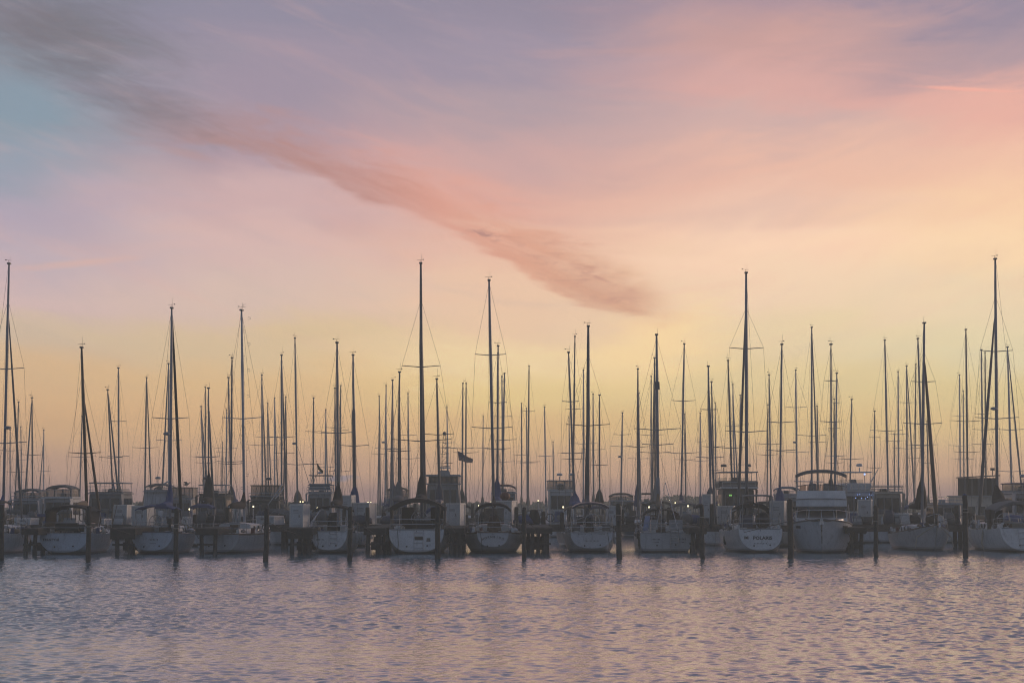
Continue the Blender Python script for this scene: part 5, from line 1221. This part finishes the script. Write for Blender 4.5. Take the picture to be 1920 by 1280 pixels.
# ------------------------------------------------------------------ docks
DZ = 1.62
def main_dock(y, x0, x1, label):
    t = thing('dock_walkway', ((x0 + x1) / 2, y, 0), label, 'dock')
    w = (x1 - x0) / 2
    box((0, 0, DZ - .06), (2 * w, 2.1, .12)).build('decking', DOCKW, t)
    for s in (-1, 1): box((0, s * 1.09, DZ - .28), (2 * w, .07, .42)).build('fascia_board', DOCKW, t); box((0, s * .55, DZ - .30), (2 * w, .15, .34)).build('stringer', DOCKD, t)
    pile = None
    x = -w + 1.0
    while x < w:
        for s in (-1, 1):
            if pile is None: pile = MB().lathe([(.15, -.8), (.16, .3), (.15, 1.0), (.145, DZ - .14)], (0, 0, 0), 8).build('pile', PILE, t); pile.location = (x, s * .8, 0)
            else: linked('pile', pile, t, (x, s * .8, 0))
        x += 3.6
    r = random.Random(int(y)); x = -w + .6
    while x < w:
        k = r.randrange(8) if y > 140 else r.choice((0, 1, 3, 4, 5, 6, 8, 9, 8, 9, 10)); sy = r.choice((-1, 1)) * .85
        if k < 3: MB().lathe([(.15, DZ - .3), (.15, DZ + .4), (.14, DZ + (ht := r.uniform(.6, 1.4))), (.10, DZ + ht + .04)], (x, sy * 1.42, 0), 8).build('tall_pile', PILE, t)
        elif k == 3: MB().tube([(x + .28 * math.cos(a), sy, DZ + .45 + .28 * math.sin(a)) for a in [j * .6 for j in range(22)]], .03, 5).build('hose_coil', r.choice((DKGREY, ROPE, BLUEC)), t); MB().lathe([(.05, DZ), (.05, DZ + .75), (.02, DZ + .8)], (x, sy + .06, 0), 6).build('hose_post', MAST_W, t)
        elif k == 4: MB().box((x, sy * .7, DZ + .22), (.8, .45, .44), top=(.96, .9)).build('storage_bin', r.choice((DKGREY, GREYP, CABM)), t)
        elif k == 5:
            for q in range(3): box((x, sy * .9 + .2 * q, DZ + .11 + .2 * q), (.62, .22, .2)).build('boarding_step', r.choice((CABM, GREYP)), t)
        elif k == 6: MB().box((x, sy * .6, DZ + .38), (.6, .95, .3), top=(1.15, 1.1)).tube([(x - .3, sy * .6 - .2, DZ + .2), (x + .3, sy * .6 - .2, DZ + .2)], .2, 8).build('dock_cart', DKGREY, t)
        elif k == 8: MB().rings([[(x + u * .8, sy * .4 + .45 * w2 * math.cos(a), DZ + .05 + .62 * w2 * max(0, math.sin(a))) for a in [math.pi * j / 6 for j in range(7)]] for u, w2 in ((-1, .35), (-.7, .85), (0, 1), (.7, .9), (1, .5))]).build('covered_dinghy', r.choice((BLACKC, BLUEC, NAVY, GREYC, TANC)), t, True)
        elif k == 9: MB().rings([[(x + rr2 * math.cos(a), sy * .5 + rr2 * .7 * math.sin(a), DZ + h) for a in [2 * math.pi * j / 7 for j in range(7)]] for rr2, h in ((.38, 0), (.44, .3), (.40, .55), (.26, .72 + .3 * r.random()))]).build('canvas_cover', r.choice((BLACKC, BLACKC, NAVY, GREYC, DKGREY)), t, True)
        elif k == 10:
            for q in range(3): MB().tube([(x + .2 * q, sy, DZ), (x + .25 * q + r.uniform(-.2, .2), sy + .3, DZ + r.uniform(1.0, 1.9))], .022, 4).build('leaning_pole', r.choice((STEEL, DKGREY, TEAK)), t)
        x += r.uniform(.8, 1.9) if y > 140 else r.uniform(.45, 1.0)
main_dock(133.6, -42, 42, 'long weathered walkway behind the near row of boats')
main_dock(180.0, -52, 52, 'second timber walkway among the middle ranks of boats')
main_dock(226.0, -66, 66, 'third timber walkway among the far ranks of boats')
main_dock(270.5, -78, 78, 'farthest timber walkway in front of the shore')
def finger(px, w, label, y0=None, lip=True):
    Yn = y0 or 117.5 + 2.5 * (px - 960) / 960
    c = at(px, HZ, Yn)
    t = thing('finger_pier', (c.x, Yn, 0), label, 'pier', 'finger piers of the near row')
    d = 132.4 - Yn
    n = 14
    src = None
    for i in range(n):
        y = d * (i + .5) / n
        if src is None: src = box((0, 0, 0), (w, d / n - .02, .05)).build('plank', DOCKW, t); src.location = (0, y, DZ - .03)
        else: linked('plank', src, t, (rnd.uniform(-.015, .015), y, DZ - .03 + rnd.uniform(-.006, .006)))
    eb = .62 if px in (563, 231) else rnd.uniform(.26, .42)
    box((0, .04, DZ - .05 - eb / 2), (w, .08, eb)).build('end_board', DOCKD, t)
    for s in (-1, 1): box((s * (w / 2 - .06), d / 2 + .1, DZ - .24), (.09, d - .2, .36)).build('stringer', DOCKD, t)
    p = MB().lathe([(.13, -.8), (.14, .25), (.125, .8), (.12, DZ - .06)], (0, 0, 0), 9).build('pile', PILE, t); p.location = (-w * rnd.uniform(.2, .38), .35, 0); p.rotation_euler = (0, rnd.uniform(-.04, .04), 0)
    linked('pile', p, t, (w * rnd.uniform(.2, .38), .45, 0), (0, rnd.uniform(-.05, .05), 0)); linked('pile', p, t, (w * rnd.uniform(-.1, .1), 3.0, 0)); linked('pile', p, t, (w * rnd.uniform(-.4, .4), 5.0, 0)); linked('pile', p, t, (-w * .3, d * .55, 0)); linked('pile', p, t, (w * .3, d * .55, 0))
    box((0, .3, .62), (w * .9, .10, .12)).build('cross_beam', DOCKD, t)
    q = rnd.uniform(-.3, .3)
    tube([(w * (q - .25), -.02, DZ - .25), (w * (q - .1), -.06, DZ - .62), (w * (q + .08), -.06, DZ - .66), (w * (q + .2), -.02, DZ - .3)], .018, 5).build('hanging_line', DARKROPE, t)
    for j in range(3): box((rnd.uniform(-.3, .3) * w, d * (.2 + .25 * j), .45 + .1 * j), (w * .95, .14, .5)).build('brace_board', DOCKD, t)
    return t
FING = [(57, 1.0, 'crowded edge sloop', 'brown-masted sloop'), (231, 1.5, 'brown-masted sloop', 'blue-covered sloop'), (388, 1.35, 'blue-covered sloop', 'porthole sloop'), (563, 1.55, 'porthole sloop', 'black-covered sloop'), (702, 1.3, 'black-covered sloop', 'wide sloop'), (853, 1.1, 'wide sloop', 'half-moon sloop'), (1009, 1.75, 'half-moon sloop', 'oval-transom sloop'), (1308, 1.1, 'square-sterned sloop', 'lettered sloop'), (1606, 1.2, 'flybridge yacht', 'bow-on sloop')]
for px, w, a, b in FING: finger(px, w, 'dark timber finger pier between the %s and the %s' % (a, b))

# ------------------------------------------------------------------ mooring piles standing in the water
def pile(px, ybot, ytop, wpx, label, cap=None):
    Y = CAM_H * F_PX / (ybot - HZ)
    c = at(px, HZ, Y); r = .92 * wpx * Y / F_PX / 2; zt = Z_at(ytop, Y)
    t = thing('mooring_pile', (c.x, Y, 0), label, 'pile', 'mooring piles in front of the boats')
    n = 10; rr = random.Random(int(px))
    rings = []
    for z, k in ((-.9, 1.04), (.0, 1.03), (.35, 1.07), (.6, 1.0), (zt * .5, .98), (zt - .5, .95), (zt - .08, .94), (zt, .86)):
        ph = rr.uniform(0, 6)
        rings.append([(r * k * (1 + .05 * math.sin(3 * a + ph)) * math.cos(a) + .02 * math.sin(z * 2 + ph), r * k * (1 + .05 * math.cos(2 * a + ph)) * math.sin(a), z) for a in [2 * math.pi * i / n for i in range(n)]])
    MB().rings(rings).build('pile_shaft', PILE, t, True)
    for z in (zt - .55 - rr.random() * .3, zt - .75 - rr.random() * .4):
        MB().tube([(r * 1.04 * math.cos(a), r * 1.04 * math.sin(a), z + .03 * math.sin(a)) for a in [2 * math.pi * i / 10 for i in range(11)]], .025, 4).build('rope_turn', DARKROPE if rr.random() < .6 else ROPE, t)
    MB().lathe([(r * .9, zt + .002), (r * .93, zt + .03), (r * .3, zt + .09)], (0, 0, 0), 10).build('pile_cap', cap or PILE, t, True)
    lp = MB().tube([(r, .1, zt - .7), (r + .5, 2.5, zt - 1.1), (r + .6 * (1 if rr.random() < .5 else -3), Y * .05 + 2.6, 1.35)], .018, 4)
    lp.build('mooring_line', DARKROPE, t)
PL = [(4, 1050, 948, 11, 'crowded edge sloop', 'at the frame edge in front of'), (167, 1052, 951, 10, 'brown-masted sloop', 'in front of'), (331, 1051, 955, 10, 'blue-covered sloop', 'in front of'), (500, 1051, 955, 10.5, 'porthole sloop', 'in front of'), (657, 1049, 952, 10, 'black-covered sloop', 'in front of'),
      (821, 1047, 950, 11, 'wide sloop', 'in front of'), (983, 1047, 953, 8.5, 'half-moon sloop', 'just past'), (1160, 1047, 946, 11, 'oval-transom sloop', 'just past'), (1316, 1047, 948, 9, 'square-sterned sloop', 'just past'), (1481, 1046, 938, 12, 'white flybridge yacht', 'overlapping'), (1641, 1043, 950, 9, 'bow-on sloop', 'just short of'), (1809, 1043, 928, 11, 'tallest edge sloop', 'blue-capped and tall, beside')]
for px, yb, yt, w, a, how in PL: pile(px, yb, yt, w, 'dark round timber mooring pile %s the %s' % (how, a), BLUEC if px == 1809 else None)

# ------------------------------------------------------------------ cabinets, lockers and lamps on the docks
def cabinet(px0, px1, y0, y1, Y, label, name='dock_cabinet', base=None):
    """tall white utility cabinet with a door, corner trims and a lid"""
    c = at((px0 + px1) / 2, HZ, Y); w = (px1 - px0) * Y / F_PX; z0 = DZ if base is None else base; z1 = Z_at(y0, Y)
    d = max(.5, w * .8); h = z1 - z0
    t = thing(name, (c.x, Y + d / 2, z0), label, 'cabinet', 'white cabinets on the docks', R(-16 - (px0 % 7)))
    w *= .88
    bd = box((0, 0, h / 2), (w * .96, d * .96, h)).build('body', CABM, t)
    box((-w * .06, -d * .49, h * .50), (w * .66, .03, h * .80)).build('door', CABM, t)
    box((w * .2, -d * .51, h * .5), (.04, .03, .16)).build('handle', DKGREY, t)
    for i in range(3): box((-w * .06, -d * .505, h * (.66 + .06 * i)), (w * .4, .02, .02)).build('vent', DKGREY, bd)
    for sx in (-1, 1):
        for sy in (-1, 1): box((sx * w * .48, sy * d * .48, h / 2), (.07, .07, h * .995)).build('corner_trim', CABT, t)
    MB().box((0, 0, h + .04), (w * 1.06, d * 1.06, .08), top=(.96, .96)).build('lid', CABT, t)
cabinet(545, 577, 947, 987, 119.5, 'tall white cabinet standing on the pier between porthole and black-covered sloops')
cabinet(248, 285, 950, 990, 128, 'broad white cabinet behind the bimini of the blue-covered sloop')
cabinet(214, 246, 948, 985, 133.4, 'white cabinet on the walkway just before the broad cabinet')
cabinet(174, 204, 974, 990, 131, 'low white locker behind the pile of the brown-masted sloop', 'dock_locker')
cabinet(28, 66, 973, 991, 131, 'low white locker beside the crowded edge sloop', 'dock_locker')
cabinet(342, 356, 970, 990, 131, 'narrow white locker just past the blue-covered sloop', 'dock_locker')
cabinet(482, 526, 969, 989, 131, 'low white locker behind the porthole sloop', 'dock_locker')
cabinet(664, 702, 944, 985, 133.2, 'white cabinet in the gap before the wide sloop')
cabinet(838, 870, 945, 985, 128, 'white cabinet with louvres between the wide and half-moon sloops')
cabinet(440, 456, 945, 985, 133.2, 'slim white cabinet behind the mast of the porthole sloop')
cabinet(1138, 1164, 950, 987, 128, 'white cabinet behind the pile past the oval-transom sloop')
cabinet(926, 968, 940, 985, 133.4, 'tall white cabinet behind the mast of the half-moon sloop')
cabinet(1446, 1476, 941, 985, 128, 'white cabinet beside the dodger of the lettered sloop')
cabinet(1610, 1638, 938, 985, 133.4, 'white cabinet on the walkway past the flybridge yacht')
cabinet(1346, 1382, 950, 986, 133.4, 'white cabinet behind the rail of the lettered sloop')
cabinet(1672, 1712, 964, 988, 133.4, 'low white locker above the deck of the bow-on sloop', 'dock_locker')
cabinet(640, 664, 930, 985, 133.3, 'tall grey cabinet with rounded head behind the black-covered sloop')
cabinet(1318, 1336, 928, 985, 133.3, 'tall narrow cabinet behind the finger pier by the square-sterned sloop')

LAMPS = [(141, 943, 172), (149, 943, 174), (224, 944, 160), (234, 944, 162), (351, 941, 181), (358, 941, 183), (355, 954, 134), (475, 949, 134), (563, 940, 181), (568, 940, 179), (595, 952, 134), (690, 941, 182), (695, 941, 178), (898, 947, 134), (921, 940, 181), (1009, 938, 181), (1056, 950, 134), (1155, 938, 226), (1177, 936, 226), (1217, 950, 134), (1256, 937, 270), (1266, 942, 181), (1275, 937, 271), (1290, 948, 134), (1605, 935, 182), (1612, 935, 179), (1757, 932, 270), (1772, 931, 271), (1777, 931, 270), (1781, 935, 226), (1768, 945, 180), (1793, 945, 181)]
def pedestal(px, py, Y, label):
    p = at(px, py, Y); z0 = DZ; h = p.z - z0
    t = thing('lamp_post', (p.x, Y, z0), label, 'dock lamp', 'lit lamps along the docks')
    MB().lathe([(.09, 0), (.09, .04), (.045, .08), (.04, max(.2, h - .14))], (0, 0, 0), 8).build('post', MAST_W, t)
    MB().lathe([(.05, h - .14), (.075, h - .10), (.075, h - .07)], (0, 0, 0), 8).build('collar', DKGREY, t)
    MB().lathe([(.04, h - .068), (.05, h - .04), (.05, h + .02), (.04, h + .05)], (0, 0, 0), 8).build('lens', LAMP, t, True)
    MB().lathe([(.07, h + .052), (.075, h + .08), (.02, h + .11)], (0, 0, 0), 8).build('cap', DKGREY, t)
for n, (px, py, Y) in enumerate(LAMPS):
    a = max((q for q in ANCH if q[0] <= px), key=lambda q: q[0]); b = [q for q in ANCH if q[0] > px]
    k = 1 + sum(1 for q in LAMPS[:n] if a[0] <= q[0] and q[0] < px)
    k = 1 + sum(1 for q in LAMPS if a[0] <= q[0] < px)
    pedestal(px, py, Y, 'small lit dock lamp, %s light counted from the %s towards the %s' % (ORD[k - 1], a[1], b[0][1] if b else 'frame edge'))

# ------------------------------------------------------------------ flags and the gull
def flag_mat(name, cols, n):
    m = bpy.data.materials.new(name); m.use_nodes = True; t = m.node_tree; g = NT(t)
    tc = g.new('ShaderNodeTexCoord'); s = g.new('ShaderNodeSeparateXYZ'); t.links.new(tc.outputs['UV'], s.inputs[0])
    f = g.m('MODULO', g.m('FLOOR', g.m('MULTIPLY', s.outputs[1], float(n))), 2.0)
    c = g.mix(f, cols[0], cols[1])
    if len(cols) > 2:
        k = g.m('MULTIPLY', g.m('LESS_THAN', s.outputs[0], .4), g.m('GREATER_THAN', s.outputs[1], 6.0 / 13.0))
        st = g.new('ShaderNodeTexVoronoi', feature='F1'); st.inputs['Scale'].default_value = 18.0; st.inputs['Randomness'].default_value = 0.0
        t.links.new(tc.outputs['UV'], st.inputs['Vector'])
        star = g.m('LESS_THAN', st.outputs['Distance'], .28)
        c = g.mix(k, c, g.mix(star, cols[2], cols[1]))
    b = t.nodes['Principled BSDF']; t.links.new(c, b.inputs['Base Color']); b.inputs['Roughness'].default_value = .9
    return m
def flag(label, Y, hoist, fly, m, zfoot, n=14, rows=6):
    """cloth on a staff; hoist and fly are its two edges as pixel points"""
    (a, b), (c, d) = hoist, fly
    p = at(b[0], b[1], Y)
    t = thing('flag', (p.x, Y, zfoot), label, 'flag')
    P = lambda q: at(q[0], q[1], Y) - Vector((p.x, Y, zfoot))
    A, B_, C, D = P(a), P(b), P(c), P(d)
    me = bpy.data.meshes.new('cloth'); v, f, uv = [], [], []
    for j in range(rows + 1):
        for i in range(n + 1):
            u, w = i / n, j / rows
            q = (A * (1 - w) + B_ * w) * (1 - u) + (C * (1 - w) + D * w) * u
            v.append((q.x, q.y + .10 * u * math.sin(u * 9 + w * 1.5), q.z + .03 * math.sin(u * 8))); uv.append((u, 1 - w))
    for j in range(rows):
        for i in range(n): k = j * (n + 1) + i; f.append((k, k + 1, k + n + 2, k + n + 1))
    me.from_pydata(v, [], f); l = me.uv_layers.new(name='UVMap')
    for lp in me.loops: l.data[lp.index].uv = uv[lp.vertex_index]
    me.polygons.foreach_set('use_smooth', [True] * len(me.polygons)); me.materials.append(m)
    o = bpy.data.objects.new('cloth', me); COL.objects.link(o); o.parent = t
    tube([(B_.x - .02, 0, 0), (A.x - .02, 0, A.z + .15)], [.03, .016], 6).build('staff', MAST_D, t)
    MB().ball((A.x - .02, 0, A.z + .18), .04).build('finial', MAST_D, t)
flag('striped national flag flying from a staff on the grey trawler', 168.5, ((858, 845), (860, 863)), ((887, 861), (886, 868)), flag_mat('striped_flag_cloth', ((.16, .035, .04), (.34, .33, .32), (.03, .035, .08)), 13), 2.2)
flag('drooping gold and dark pennant above the sport fishing tower', 170.5, ((594.5, 868), (596, 880)), ((606, 883), (606, 888)), flag_mat('gold_dark_cloth', ((.26, .18, .05), (.05, .05, .05)), 2), Z_at(891, 172) + .04)
def gull():
    p = at(349, 912.6, 172.0)
    t = thing('gull', (p.x, 172.3, dc['ztop']), 'gull perched on the curtained cruiser roof with wings half raised', 'bird')
    b = MB()
    k = 1.0
    b.rings([[(x, r * math.cos(a), z + r * 1.05 * math.sin(a)) for a in [2 * math.pi * i / 8 for i in range(8)]] for x, z, r in ((-.30, .22, .01), (-.22, .23, .05), (-.08, .24, .09), (.08, .27, .095), (.18, .32, .06), (.23, .40, .05), (.29, .43, .045), (.34, .42, .012), (.42, .40, .005))])
    for s in (-1, 1): b.add([(.10, s * .06, .32), (-.10, s * .07, .30), (-.28, s * .24, .46), (-.02, s * .26, .50)], [(0, 1, 2, 3), (3, 2, 1, 0)])
    b.build('body', mat('gull_plumage', (.16, .16, .17), .8), t, True)
    for s in (-1, 1): tube([(.0, s * .04, .18), (.02, s * .04, .0)], .012, 4).build('leg', TANC, t)
gull()
